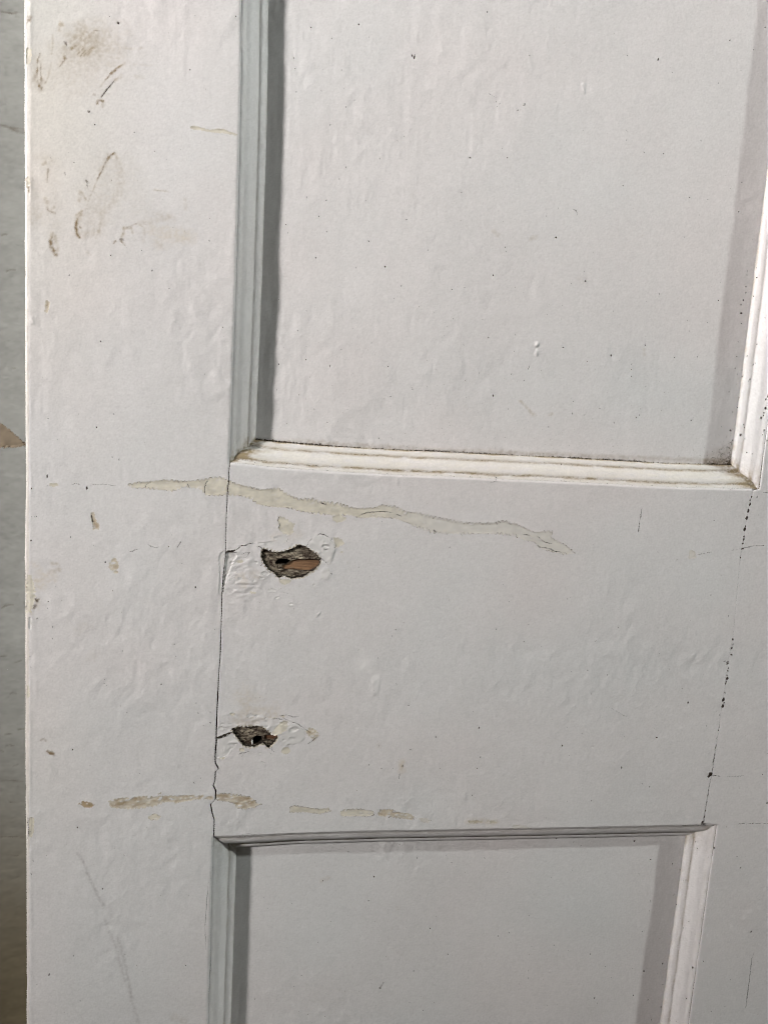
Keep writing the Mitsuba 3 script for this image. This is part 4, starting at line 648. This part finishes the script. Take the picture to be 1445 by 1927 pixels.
# right stile ------------------------------------------------------------------
zs2 = lines((BOT, 14), (-405, .6), (12, 6), (TOP, 1)); xs2 = np.linspace(0, 1, 175) ** 1.15
x0 = right_edge(zs2) + wob(zs2, .06, 3, 70); X = x0[:, None] + (562 - x0)[:, None] * xs2; Z = np.repeat(zs2[:, None], len(xs2), 1)
H = relief(X.ravel(), Z.ravel(), 0, lump=0.62, swell=0.9, brush=0.05).reshape(X.shape)
r0 = np.where((zs2 < -3) & (zs2 > -231.5), .12, .9)[:, None]; rr = r0 * np.sqrt(1 + np.gradient(right_edge(zs2), zs2) ** 2)[:, None]
e = np.clip(1 - (X - x0[:, None]) / rr, 0, 1); H -= r0 * (1 - np.sqrt(1 - np.minimum(e, .98) ** 2))
_k = 'door__stile_001'
face_sheet(_k, X, Z, H, 0, 0.6, extra=[skirt(np.stack([X[:, 0], -H[:, 0], zs2], 1)[::-1], THICK), skirt(np.stack([X[:, -1], -H[:, -1], zs2], 1), THICK)])

# top and bottom rails, above and below the picture -----------------------------
for name, z0, z1 in (('door__top_rail', UP_END, TOP), ('door__bottom_rail', BOT, LO_END)):
    zz, xx = lines((z0, 5), (z1, 1)), lines((110.2, 5), (451.2, 1))
    X, Z = np.meshgrid(xx, zz); H = relief(X.ravel(), Z.ravel(), 0).reshape(X.shape)
    P = lambda i: np.stack([X[i], -H[i], Z[i]], 1)
    face_sheet(name, X, Z, H, 0, 5, extra=[skirt(P((0, slice(None))), THICK), skirt(P((-1, slice(None)))[::-1], THICK)])

# panels -------------------------------------------------------------------------
def panel(key, z0, z1, fine, seed):
    xx = lines((117, .6), (444, 1))
    zz = lines(*fine)
    X, Z = np.meshgrid(xx, zz)
    H = relief(X.ravel(), Z.ravel(), 13, lump=0.46, swell=1.1, brush=0.07, grain=0.095).reshape(X.shape)
    H += 0.30 * N(X, Z, 2.4, 22, 2, seed) * sst(160, 128, X)                                # brush ridges along the left side
    face_sheet(key, X, Z, H, PANEL_Y, 0.6, color=lambda x, z: paint_color(x, z, 13))
panel('door__panel', 8, UP_END - 8, ((8, .6), (300, 14), (UP_END - 8, 1)), 71)
panel('door__panel_001', LO_END + 8, -242, ((LO_END + 8, 14), (-405, .6), (-242, 1)), 72)
labels['door__panel'] = {'label': 'tall upper door panel'}; labels['door__panel_001'] = {'label': 'lower door panel'}

# mouldings ----------------------------------------------------------------------
PROF = np.array([(-.9, 1.9), (-.2, 1.15), (.5, 1.35), (1.3, 2.05), (1.9, 2.75), (2.4, 2.75), (3.1, 2.65), (4.4, 3.0), (5.9, 3.95), (7.2, 5.4), (8.4, 7.3), (9.2, 8.9), (9.75, 9.6), (10.5, 9.65), (11.1, 9.35), (12.0, 9.75), (13.1, 10.7), (13.9, 12.0), (14.5, 13.6)])
pu = PchipInterpolator(np.arange(len(PROF)), PROF[:, 0]); py = PchipInterpolator(np.arange(len(PROF)), PROF[:, 1])
tt = np.linspace(0, len(PROF) - 1, 62); PU, PY = pu(tt), py(tt)
PY_PLAIN = np.interp(PU, [-.9, -.2, .5, 1.6, 3.0, 4.6, 6.2, 7.6, 8.8, 9.6, 10.2, 11.0, 12.0, 13.1, 13.9, 14.5], [1.5, .75, 1.0, 2.0, 3.05, 4.0, 5.3, 6.9, 8.4, 9.15, 9.3, 9.35, 9.9, 10.9, 12.1, 13.6])
PY_PLAIN = np.convolve(np.pad(PY_PLAIN, 1, mode='edge'), [.25, .5, .25], 'valid')      # the upright strips carry more paint, their outer quirk is filled
prof_y = lambda u: np.interp(u, PU, PY)
def moulding(key, side, lo, hi, fine, at, dirt, seed):
    """side: the way from the frame into the panel, (dx, dz). lo, hi: the two mitred corners along the strip. fine: the stretch in sight. at(l): where its outer edge runs."""
    ll = lines((lo, 12), (fine[0], .55), (fine[1], 12), (hi, 1)) if fine[0] > lo and fine[1] < hi else lines(*([(lo, 12), (fine[0], .55), (hi, 1)] if fine[0] > lo else [(lo, .55), (fine[1], 12), (hi, 1)] if fine[1] < hi else [(lo, .55), (hi, 1)]))
    r = (ll - lo) / (hi - lo); near, far = 1 - r, r
    Ln = lo + PU[None] + (hi - lo - 2 * PU[None]) * r[:, None]                            # mitres: the strip shortens with the profile
    U = np.repeat(PU[None], len(ll), 0)
    PS = np.convolve(np.pad(PY_PLAIN if side[0] else PY, 2, mode='edge'), [.12, .24, .28, .24, .12], 'valid')
    for _ in range(6 if side[0] else 2): PS = np.convolve(np.pad(PS, 2, mode='edge'), [.12, .24, .28, .24, .12], 'valid')
    D = PS[None] + 0.20 * N(Ln, U, 14, 5, 2, seed) * 2 + 0.18 * N(Ln, U, 5.0, 1.8, 3, seed + 1) * 2 + 0.02 * N(Ln, U, 1.0, .8, 1, seed + 2)
    off = at(Ln)
    if side[0]: X, Z = off + side[0] * U, Ln
    else: X, Z = Ln, off + side[1] * U
    f = quads(*X.shape)
    if (side[0] < 0) or (side[1] > 0): f = f[:, ::-1]
    if side[0]: f = f[:, ::-1]
    x, z, un_, l = X.ravel(), Z.ravel(), U.ravel(), Ln.ravel()
    col = paint_color(x, z, -1)
    n = N(l, un_, 7, 1.6, 3, seed + 3) * 2; n2 = N(l, un_, .9, .6, 2, seed + 4) * 2
    groove = np.exp(-((un_ - 2.4) / .95) ** 2) * dirt[0] + np.exp(-((un_ - 10.2) / .8) ** 2) * dirt[1] + sst(13.2, 14.3, un_) * dirt[2]
    ends = np.minimum(l - lo - un_, hi - un_ - l)                                           # dirt sits in the mitres
    groove = groove + dirt[3] * np.exp(-np.maximum(ends, 0) / 5.0) * np.clip(1.1 + 1.5 * n, .2, 1.6)
    m = np.clip(groove * (0.70 + 1.6 * n + 1.0 * n2), 0, .92)[:, None]
    tone = np.where((np.arange(len(x)) * 0 + N(l, un_, 20, seed=seed) > 0)[:, None], TONES[0], TONES[0] * .6 + TONES[1] * .4)
    col = col * (1 - m) + tone * m
    yel = np.clip(dirt[4] * (.8 + n), 0, 1)[:, None] * .5
    col = col * (1 - yel) + col * np.array([1.05, 1.02, .89]) * yel
    fl = np.clip(n2 - .62, 0, 1)[:, None] * dirt[5]; col = col * (1 - np.minimum(fl, .9)) + TONES[2] * np.minimum(fl, .9)
    v = np.stack([x, D.ravel(), z], 1)
    add(key, v, f, 'gloss_paint', col)
    trees.setdefault('moulding', []).append(v)
k_ = 'door__moulding'
moulding(k_, (1, 0), 0.1, UP_END, (0.1, 300), lambda l: stile_edge(l), (.08, .22, .20, .7, 0, .4), 80)
moulding(k_, (-1, 0), 0.1, UP_END, (0.1, 300), lambda l: mould_r(l), (.05, .22, .45, .9, 0, 1.5), 85)
moulding(k_, (0, 1), 110.8, 451.6, (110.8, 451.6), lambda l: rail_top(l) + .1, (.75, .62, .95, 1.5, 1.0, 1.3), 90)
moulding(k_, (0, -1), 111, 451, (111, 111.5), lambda l: np.full_like(l, UP_END), (.1, .1, .1, .1, 0, 0), 95)
moulding(k_, (1, 0), LO_END, -234.1, (-405, -234.1), lambda l: stile_edge(l), (.10, .25, .20, .3, 0, .4), 100)
moulding(k_, (-1, 0), LO_END, -234.1, (-405, -234.1), lambda l: mould_r(l), (.08, .40, .25, .3, 0, 1.2), 105)
moulding(k_, (0, -1), 109.6, 452.2, (109.6, 452.2), lambda l: rail_bot(l) - .1, (.25, .40, .35, .3, 0, 1.0), 110)
moulding(k_, (0, 1), 110, 451, (110, 110.5), lambda l: np.full_like(l, LO_END), (.1, .1, .1, .1, 0, 0), 115)
for k, s_ in (('', 'left moulding strip of the upper panel, in shade'), ('_001', 'brightly lit right moulding strip of the upper panel'), ('_002', 'bottom moulding strip of the upper panel with dirt in its grooves'), ('_004', 'left moulding strip of the lower panel, in shade'),
              ('_005', 'bright right moulding strip of the lower panel'), ('_006', 'top moulding strip of the lower panel under the rail')):
    labels[k_ + k] = {'label': s_}
mv = np.vstack(trees['moulding']); trees['moulding'] = (cKDTree(mv[:, [0, 2]]), mv[:, 1])

# bare wood where the paint has broken away ---------------------------------------
def patch(key, outer, holes, y_top, y_floor, bsdf, colour, rough, lab=None, step=.28, bulge=None):
    """The floor of a break at y_floor and its sides up to y_top, as one mesh."""
    b = outer.bounds
    X, Z = np.meshgrid(np.arange(b[0] - .6, b[2] + .6, step), np.arange(b[1] - .6, b[3] + .6, step))
    x, z = X.ravel(), Z.ravel(); f = quads(*X.shape)
    keep = shapely.contains(outer.buffer(.12), shapely.points(x, z))
    for g in holes: keep &= ~shapely.contains(g, shapely.points(x, z))
    f = f[keep[f].all(1)]
    y = y_floor - rough * (N(x, z, 3.0, .7, 3, 121) * 2.4 + .5 * N(x, z, .7, .5, 2, 122)) + (bulge(x, z) if bulge else 0)
    v, f, c = used(np.stack([x, y, z], 1), f, colour(x, z))
    ring = shapely.get_coordinates(outer.exterior); n = len(ring)
    s_ = np.arange(n) * .25
    ys = [np.full(n, y_top - .12), y_top + .30 + .3 * N(s_, s_ * 0, 3, oct=2, seed=123), y_top + .55 + .3 * N(s_, s_ * 0, 3, oct=2, seed=123), np.full(n, y_floor + 1.0)]
    inw = [0.0, .03, .10, .10]                              # paint coats, then the wood below them a little further in
    cen = ring.mean(0); dirn = cen - ring; dirn /= np.linalg.norm(dirn, axis=1, keepdims=True) + 1e-9
    w = np.vstack([np.stack([ring[:, 0] + k_ * dirn[:, 0], y_, ring[:, 1] + k_ * dirn[:, 1]], 1) for y_, k_ in zip(ys, inw)])
    i = np.arange(n - 1); wf = np.vstack([np.vstack([np.stack([i + q * n, i + 1 + q * n, i + n + 1 + q * n], 1), np.stack([i + q * n, i + n + 1 + q * n, i + n + q * n], 1)]) for q in range(3)])
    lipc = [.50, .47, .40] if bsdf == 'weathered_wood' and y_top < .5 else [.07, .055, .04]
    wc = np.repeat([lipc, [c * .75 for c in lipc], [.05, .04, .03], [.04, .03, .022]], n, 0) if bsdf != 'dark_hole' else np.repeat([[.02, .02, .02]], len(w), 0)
    f = np.vstack([f, wf + len(v)]); v = np.vstack([v, w]); c = np.vstack([c, wc])
    return add(key, v, f, bsdf, None if bsdf == 'dark_hole' else c, **({'label': lab} if lab else {}))
def grey_wood(x, z):
    n = np.clip(.34 + 2.6 * N(x, z, 2.6, .95, 3, 131) + 1.5 * N(x, z, .7, .55, 1, 132), 0, 1)[:, None]
    c = np.array([.024, .017, .012]) * (1 - n) + np.array([.42, .37, .285]) * n
    d = np.clip(.5 + 2.2 * N(x, z, 5, 3, 2, 133), 0, 1)[:, None]
    c = c * (1 - .45 * d) + np.array([.07, .05, .037]) * .45 * d
    for k in ('wood0', 'wood1'):
        e = shapely.distance(wood_rag[k].exterior, shapely.points(x, z)); c = c * (1 - .85 * np.exp(-(e / .75) ** 2))[:, None]   # wood darkens towards the broken rim
    return c
def fresh_wood(tone):
    def fn(x, z):
        n = N(x, z, 5.5, .45, 3, 141)[:, None] * 2
        return np.array(tone) * (1 + .7 * n) * (1 - .85 * np.clip(N(x, z, .9, .6, 2, 142) * 2 - .2, 0, 1))[:, None]
    return fn
dark = lambda x, z: np.full(x.shape + (3,), .02)
for k, tone, la in (('0', (.225, .133, .076), 'upper'), ('1', (.15, .078, .045), 'lower')):
    patch('door__lock_rail__bare_wood', wood_rag['wood' + k], [wood['screw' + k], wood['plug' + k]], -.02, 1.5, 'weathered_wood', grey_wood, .55, f'grey weathered wood bared in the {la} hole')
    patch('door__lock_rail__wood_plug', wood['plug' + k].buffer(.05), [wood['screw' + k]], 1.2, 2.1, 'weathered_wood', fresh_wood(tone), .16, f'strip of orange brown wood in the {la} hole')
    patch('door__lock_rail__screw_hole', wood['screw' + k].buffer(.08), [], 1.3, 9.0, 'dark_hole', dark, .1, f'black screw hole in the {la} patch of bare wood')
# splinters standing up in the torn wood
for k in ('0', '1'):
    b = wood['wood' + k].bounds
    for n in range(16):
        c = np.array([rng.uniform(b[0] + 2, b[2] - 2), rng.uniform(b[1] + 1, b[3] - 1)])
        if not wood['wood' + k].buffer(-1.2).contains(shapely.Point(c)) or wood['screw' + k].buffer(.8).contains(shapely.Point(c)): continue
        m = trimesh.creation.icosphere(subdivisions=1); v = m.vertices * [rng.uniform(1.2, 2.6), .22, rng.uniform(.12, .24)]
        a_ = rng.normal(0, .18); v = np.stack([v[:, 0] * math.cos(a_) - v[:, 2] * math.sin(a_), v[:, 1] - v[:, 0] * rng.normal(0, .10), v[:, 0] * math.sin(a_) + v[:, 2] * math.cos(a_)], 1)
        tone_ = np.array([.33, .285, .215]) * rng.uniform(.35, 1.2)
        add('door__lock_rail__wood_splinter', v + [c[0], 1.15, c[1]], m.faces, 'weathered_wood', np.repeat([tone_], len(v), 0))
# white filler crumbs left in the lower hole
for q, r in (((131.2, -171.8), (.5, 1.45)), ((136.3, -174.7), (1.7, .55))):
    m = trimesh.creation.icosphere(subdivisions=2); v = m.vertices * [r[0], .45, r[1]]
    v *= (1 + 1.1 * N(v[:, 0] + q[0], v[:, 2], .6, oct=2, seed=151))[:, None]
    add('door__lock_rail__filler_crumb', v + [q[0], .9, q[1]], m.faces, 'gloss_paint', np.repeat([PAINT], len(v), 0))

# hairline cracks filled with dirt, and drawn-in rim shadows of flakes -------------------------------------------------
def holder_at(x, z):
    if z > 15 or z < -249:
        if 126 < x < 437: return 'door__panel' if z > 0 else 'door__panel_001'
    if x < stile_edge(np.array([z]))[0]: return 'door__stile'
    if x > right_edge(np.array([z]))[0]: return 'door__stile_001'
    if -235 < z < 1: return 'door__lock_rail'
    return 'moulding'
def hairline(key, face, pts, w, seed, y0=None, bsdf='black_dirt', jag=.16):
    ring = shapely.LineString(pts); n = max(5, int(ring.length / .3))
    q = shapely.get_coordinates(shapely.line_interpolate_point(ring, np.linspace(0, ring.length, n)))
    t = np.gradient(q, axis=0); t /= np.linalg.norm(t, axis=1, keepdims=True) + 1e-9; nn = np.stack([-t[:, 1], t[:, 0]], 1)
    s_ = np.linspace(0, ring.length, n)
    q = q + nn * (N(s_, s_ * 0 + seed, 1.1, oct=3, seed=seed) * jag * 2)[:, None]
    ww = w * .5 * np.clip(np.minimum(np.linspace(0, 1, n), np.linspace(1, 0, n)) * 6, .25, 1) * np.clip(.85 + 1.6 * N(s_, s_ * 0, 2.2, oct=2, seed=seed + 1), .25, 1.5)
    y = on_face(face, q[:, 0], q[:, 1]) if y0 is None else np.full(n, y0)
    v = np.vstack([np.stack([q[:, 0] + o * ww * nn[:, 0], y + (.03 if o else -.13), q[:, 1] + o * ww * nn[:, 1]], 1) for o in (-1, 0, 1)])
    i = np.arange(n - 1); f = []
    for r_ in (0, 1):
        a_, b_ = i + r_ * n, i + (r_ + 1) * n
        f += [np.stack([a_, a_ + 1, b_ + 1], 1), np.stack([a_, b_ + 1, b_], 1)]
    return add(key, v, np.vstack(f), bsdf)
for n, (w, y, p) in enumerate(CRACKS):
    p = pairs(p); c = p.mean(0); face = holder_at(*c)
    hairline((face if face != 'moulding' else 'door__lock_rail') + '__crack_and_rim_shade', face, p, w * 1.2, 200 + n)
# shadow drawn in as broken dark lines along rims of the cream scar and flakes
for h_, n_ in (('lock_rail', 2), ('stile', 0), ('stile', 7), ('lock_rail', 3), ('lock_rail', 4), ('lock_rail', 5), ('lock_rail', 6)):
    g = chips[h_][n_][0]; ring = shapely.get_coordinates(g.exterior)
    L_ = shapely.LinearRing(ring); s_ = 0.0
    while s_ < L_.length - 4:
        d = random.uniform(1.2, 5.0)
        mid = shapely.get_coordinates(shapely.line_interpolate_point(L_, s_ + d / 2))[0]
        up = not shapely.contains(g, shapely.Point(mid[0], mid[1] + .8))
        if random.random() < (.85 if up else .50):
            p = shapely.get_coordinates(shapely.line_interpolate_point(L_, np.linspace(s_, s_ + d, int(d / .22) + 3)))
            hairline(f'door__{h_}__crack_and_rim_shade', f'door__{h_}', p, random.uniform(.2, .32), int(s_ * 7), jag=.02, bsdf='dust_and_rim_shade')
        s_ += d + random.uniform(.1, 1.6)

# specks: fly dirt and grit stuck to the paint -----------------------------------------
ico, ico0 = trimesh.creation.icosphere(subdivisions=1), trimesh.creation.icosahedron()
heaps = {}
def blob(heap, x, z, y, l, w, ang, base=ico, thick=None):
    a = math.radians(ang); v = base.vertices * [max(l, .1), thick or min(l, w) * .55, max(w, .1)]
    v = v * (1 + .5 * (rng.random((len(v), 1)) - .5))
    x2, z2 = v[:, 0] * math.cos(a) - v[:, 2] * math.sin(a), v[:, 0] * math.sin(a) + v[:, 2] * math.cos(a)
    heaps.setdefault(heap, []).append((np.stack([x + x2, y + v[:, 1], z + z2], 1), base.faces))
for x, z, l, w, ang, y in SPECKS:
    face = holder_at(x, z)
    if x < -2.5: continue
    if y == 6: l, w = l * 1.3, w * 1.4
    if y == 0 and abs(x - float(crack_r(z))) < 3.5 and z < 0: l, w = l * 1.25, w * 1.45
    blob((face if face != 'moulding' else 'door__moulding', 'black_dirt'), x, z, float(on_face(face, x, z)) + .02, l * (.82 + .2 * rng.random()), w * (.75 + .2 * rng.random()), ang)
for n in range(1000):                                     # finer grit, thicker towards the bottom of the upper panel and on the right mouldings
    x, z = rng.uniform(0, 512), rng.uniform(-395, 292)
    if rng.random() < .35: x, z = rng.uniform(128, 438), 14 + rng.exponential(28)
    if rng.random() < .16: x, z = rng.normal(444, 5), rng.choice([rng.uniform(0, 170), rng.uniform(-395, -235)])
    face = holder_at(x, z); r = .09 + .16 * rng.random() ** 3
    blob((face if face != 'moulding' else 'door__moulding', 'dust_and_rim_shade' if rng.random() < .7 else 'black_dirt'), x, z, float(on_face(face, x, z)) + .02, r * rng.uniform(1, 1.8), r, rng.uniform(0, 180), ico0)
# crumbs of dirt lying along the upper panel's bottom edge and in its right corner
for n in range(2300):
    x = rng.uniform(126, 437); u = 14.3 + rng.normal(0, .32) + .25 * math.sin(x / 17)
    dens = .35 + .65 * (N(np.array([x]), np.array([0.]), 14, oct=2, seed=161)[0] + .5)
    if x < 190: dens += .3
    if rng.random() > dens: continue
    z = float(rail_top(x)) + u; r = rng.uniform(.14, .42) * (1.2 if x < 190 or x > 415 else .9)
    blob(('door__panel', 'dust_and_rim_shade' if rng.random() < .55 else 'black_dirt'), x, z, 12.75 - rng.random() * .25, r * rng.uniform(1, 1.7), r, rng.uniform(-40, 60), ico0)
for n in range(330):
    x, z = 436.5 - rng.exponential(4.5), 15 + rng.exponential(5)
    if x < 405: continue
    blob(('door__panel', 'dust_and_rim_shade' if rng.random() < .5 else 'black_dirt'), x, z, 12.9, rng.uniform(.13, .42), rng.uniform(.1, .3), rng.uniform(0, 180), ico0)
for n in range(420):                                      # grit in the outer quirk and on the lip of the bottom moulding
    x = rng.uniform(116, 446); u = rng.choice([2.2, 2.2, .2, 10.2]) + rng.normal(0, .45)
    z = float(rail_top(x)) + u
    blob(('door__moulding_002', 'dust_and_rim_shade' if rng.random() < .6 else 'black_dirt'), x, z, float(prof_y(u)) - .02, rng.uniform(.12, .34), rng.uniform(.1, .24), rng.uniform(-30, 30), ico0)
for (face, bsdf), parts in heaps.items():
    v = np.vstack([p[0] for p in parts]); o = np.cumsum([0] + [len(p[0]) for p in parts[:-1]])
    f = np.vstack([p[1] + k for p, k in zip(parts, o)])
    add(face + ('__dirt_speck' if bsdf == 'black_dirt' else '__dust_grain'), v, f, bsdf, smooth=False, kind='stuff')

labels['door'] = {'label': 'old white painted panel door with chipped paint, cracks and two screw holes', 'category': 'door', 'kind': 'thing'}

# ------------------------------------------------------------------ the rendered wall behind the door's free edge
WALL_Y = 42.0
def wall():
    xs = lines((-2600, 60), (-46, .8), (8, 30), (1600, 1)); zs = lines((-1050, 40), (-410, .8), (315, 40), (1700, 1))
    X, Z = np.meshgrid(xs, zs); x, z = X.ravel(), Z.ravel()
    h = .9 * N(x, z, 28, 12, 3, 171) + .8 * N(x, z, 7, 2.6, 3, 172) + .3 * N(x, z, 1.9, oct=2, seed=173)
    for w, p in WALL_CRACKS:
        p = pairs(p); k = np.nonzero((x > p[:, 0].min() - 4) & (x < p[:, 0].max() + 4) & (z > p[:, 1].min() - 4) & (z < p[:, 1].max() + 4))[0]
        d = shapely.distance(shapely.LineString(p), shapely.points(x[k], z[k])); h[k] -= .22 * np.exp(-(d / 1.1) ** 2) * np.clip(.6 + 2 * N(x[k], z[k], 4, seed=180), 0, 1)
    g = ragged(pairs(WALL_CHIP), .5, 99)
    col = np.ones((len(x), 3)) * [.255, .264, .247]
    col *= (1 + .34 * N(x, z, 26, 12, 3, 174) + .30 * N(x, z, 3.0, 1.4, 3, 175))[:, None]
    low = sst(-120, -385, z + 60 * N(x, z, 70, 40, 3, 176))[:, None]                       # darker and browner towards the bottom
    col = col * (1 - low) + np.array([.12, .102, .065]) * low * (1 + .5 * N(x, z, 9, 4, 3, 177))[:, None]
    for w, p in WALL_CRACKS:
        p = pairs(p); k = np.nonzero((x > p[:, 0].min() - 4) & (x < p[:, 0].max() + 4) & (z > p[:, 1].min() - 4) & (z < p[:, 1].max() + 4))[0]
        d = shapely.distance(shapely.LineString(p), shapely.points(x[k], z[k])) / max(w, .5)
        m = (.5 * np.clip(.7 + 2.2 * N(x[k], z[k], 4, seed=180), .05, 1) * sst(1.5, .1, d + N(x[k], z[k], 2.2, oct=2, seed=178) * 1.6))[:, None]
        col[k] = col[k] * (1 - m) + np.array([.09, .075, .052]) * m
    pts = shapely.points(x, z); inside = shapely.contains(g, pts)
    k = np.nonzero((np.abs(z - pairs(WALL_CHIP)[:, 1].mean()) < 30) & (x > -50) & (x < 12))[0]
    sd = shapely.distance(g.exterior, pts[k]); near = sd < .32
    q = shapely.get_coordinates(shapely.line_interpolate_point(g.exterior, shapely.line_locate_point(g.exterior, pts[k[near]])))
    x[k[near]], z[k[near]] = q[:, 0], q[:, 1]; inside[k[near]] = False
    full = np.where(inside, -1.0, 1.0); full[k[near]] = 0
    f = quads(*X.shape); m = full[f].mean(1) < -.01
    v = np.stack([x, WALL_Y - h, z], 1)
    cv, cf, cc = used(v, f[~m], col); add('wall', cv, cf, 'matt_render', cc)
    cv, cf, ins = used(v, f[m], inside); cv = cv.copy(); cv[:, 1] += ins * 1.6
    cc = np.array([.20, .165, .12]) * (1 + .7 * N(cv[:, 0], cv[:, 2], 3, oct=3, seed=179) * 1.2)[:, None]
    add('wall__bare_plaster', cv, cf, 'matt_render', cc, label='brown bare plaster where the wall paint has come off')
    labels['wall'] = {'label': 'rough grey green rendered wall behind the left edge of the door', 'kind': 'structure'}
wall()

# ------------------------------------------------------------------ the two lamps, outside the picture
def lamp(pos, r, e, tint, aim, label):
    pos, mid = np.array(pos, float), np.array([270.0, 0, -60]); d = mid - pos; dist = np.linalg.norm(d)
    axis = d / dist if aim is None else np.array(aim) / np.linalg.norm(aim)
    power = [e * c * dist ** 2 / (math.pi * r ** 2 * float(axis @ d) / dist) for c in tint]
    key = 'work_lamp' if 'work_lamp__diffuser' not in scene else 'work_lamp_001'
    up = [0, 0, 1] if abs(axis[2]) < .9 else [0, 1, 0]
    scene[key + '__diffuser'] = {'type': 'disk', 'to_world': T().look_at(origin=W(*pos), target=W(*(pos + 1000 * axis)), up=up).scale([r / 1000.0, r / 1000.0, 1]), 'emitter': {'type': 'area', 'radiance': {'type': 'rgb', 'value': power}}}
    p = np.array([(1.02, -.02), (1.02, -.25), (.75, -.7), (.3, -.85), (.01, -.85), (.01, -.92), (.33, -.92), (.8, -.76), (1.1, -.28), (1.1, -.02), (1.02, -.02)]) * r
    m = trimesh.creation.revolve(p, sections=40); m.apply_transform(trimesh.geometry.align_vectors([0, 0, 1], axis)); m.apply_translation(pos)
    add(key + '__housing', m.vertices, m.faces, 'lamp_metal', smooth=30)
    labels[key] = {'label': label, 'category': 'lamp'}
lamp(LEFT_LAMP, LEFT_R, LEFT_E, LEFT_POWER, LEFT_AIM, 'large warm flood lamp high up to the left of the door')
lamp(RIGHT_LAMP, RIGHT_R, RIGHT_E, RIGHT_POWER, None, 'small cooler lamp high up to the right of the door')
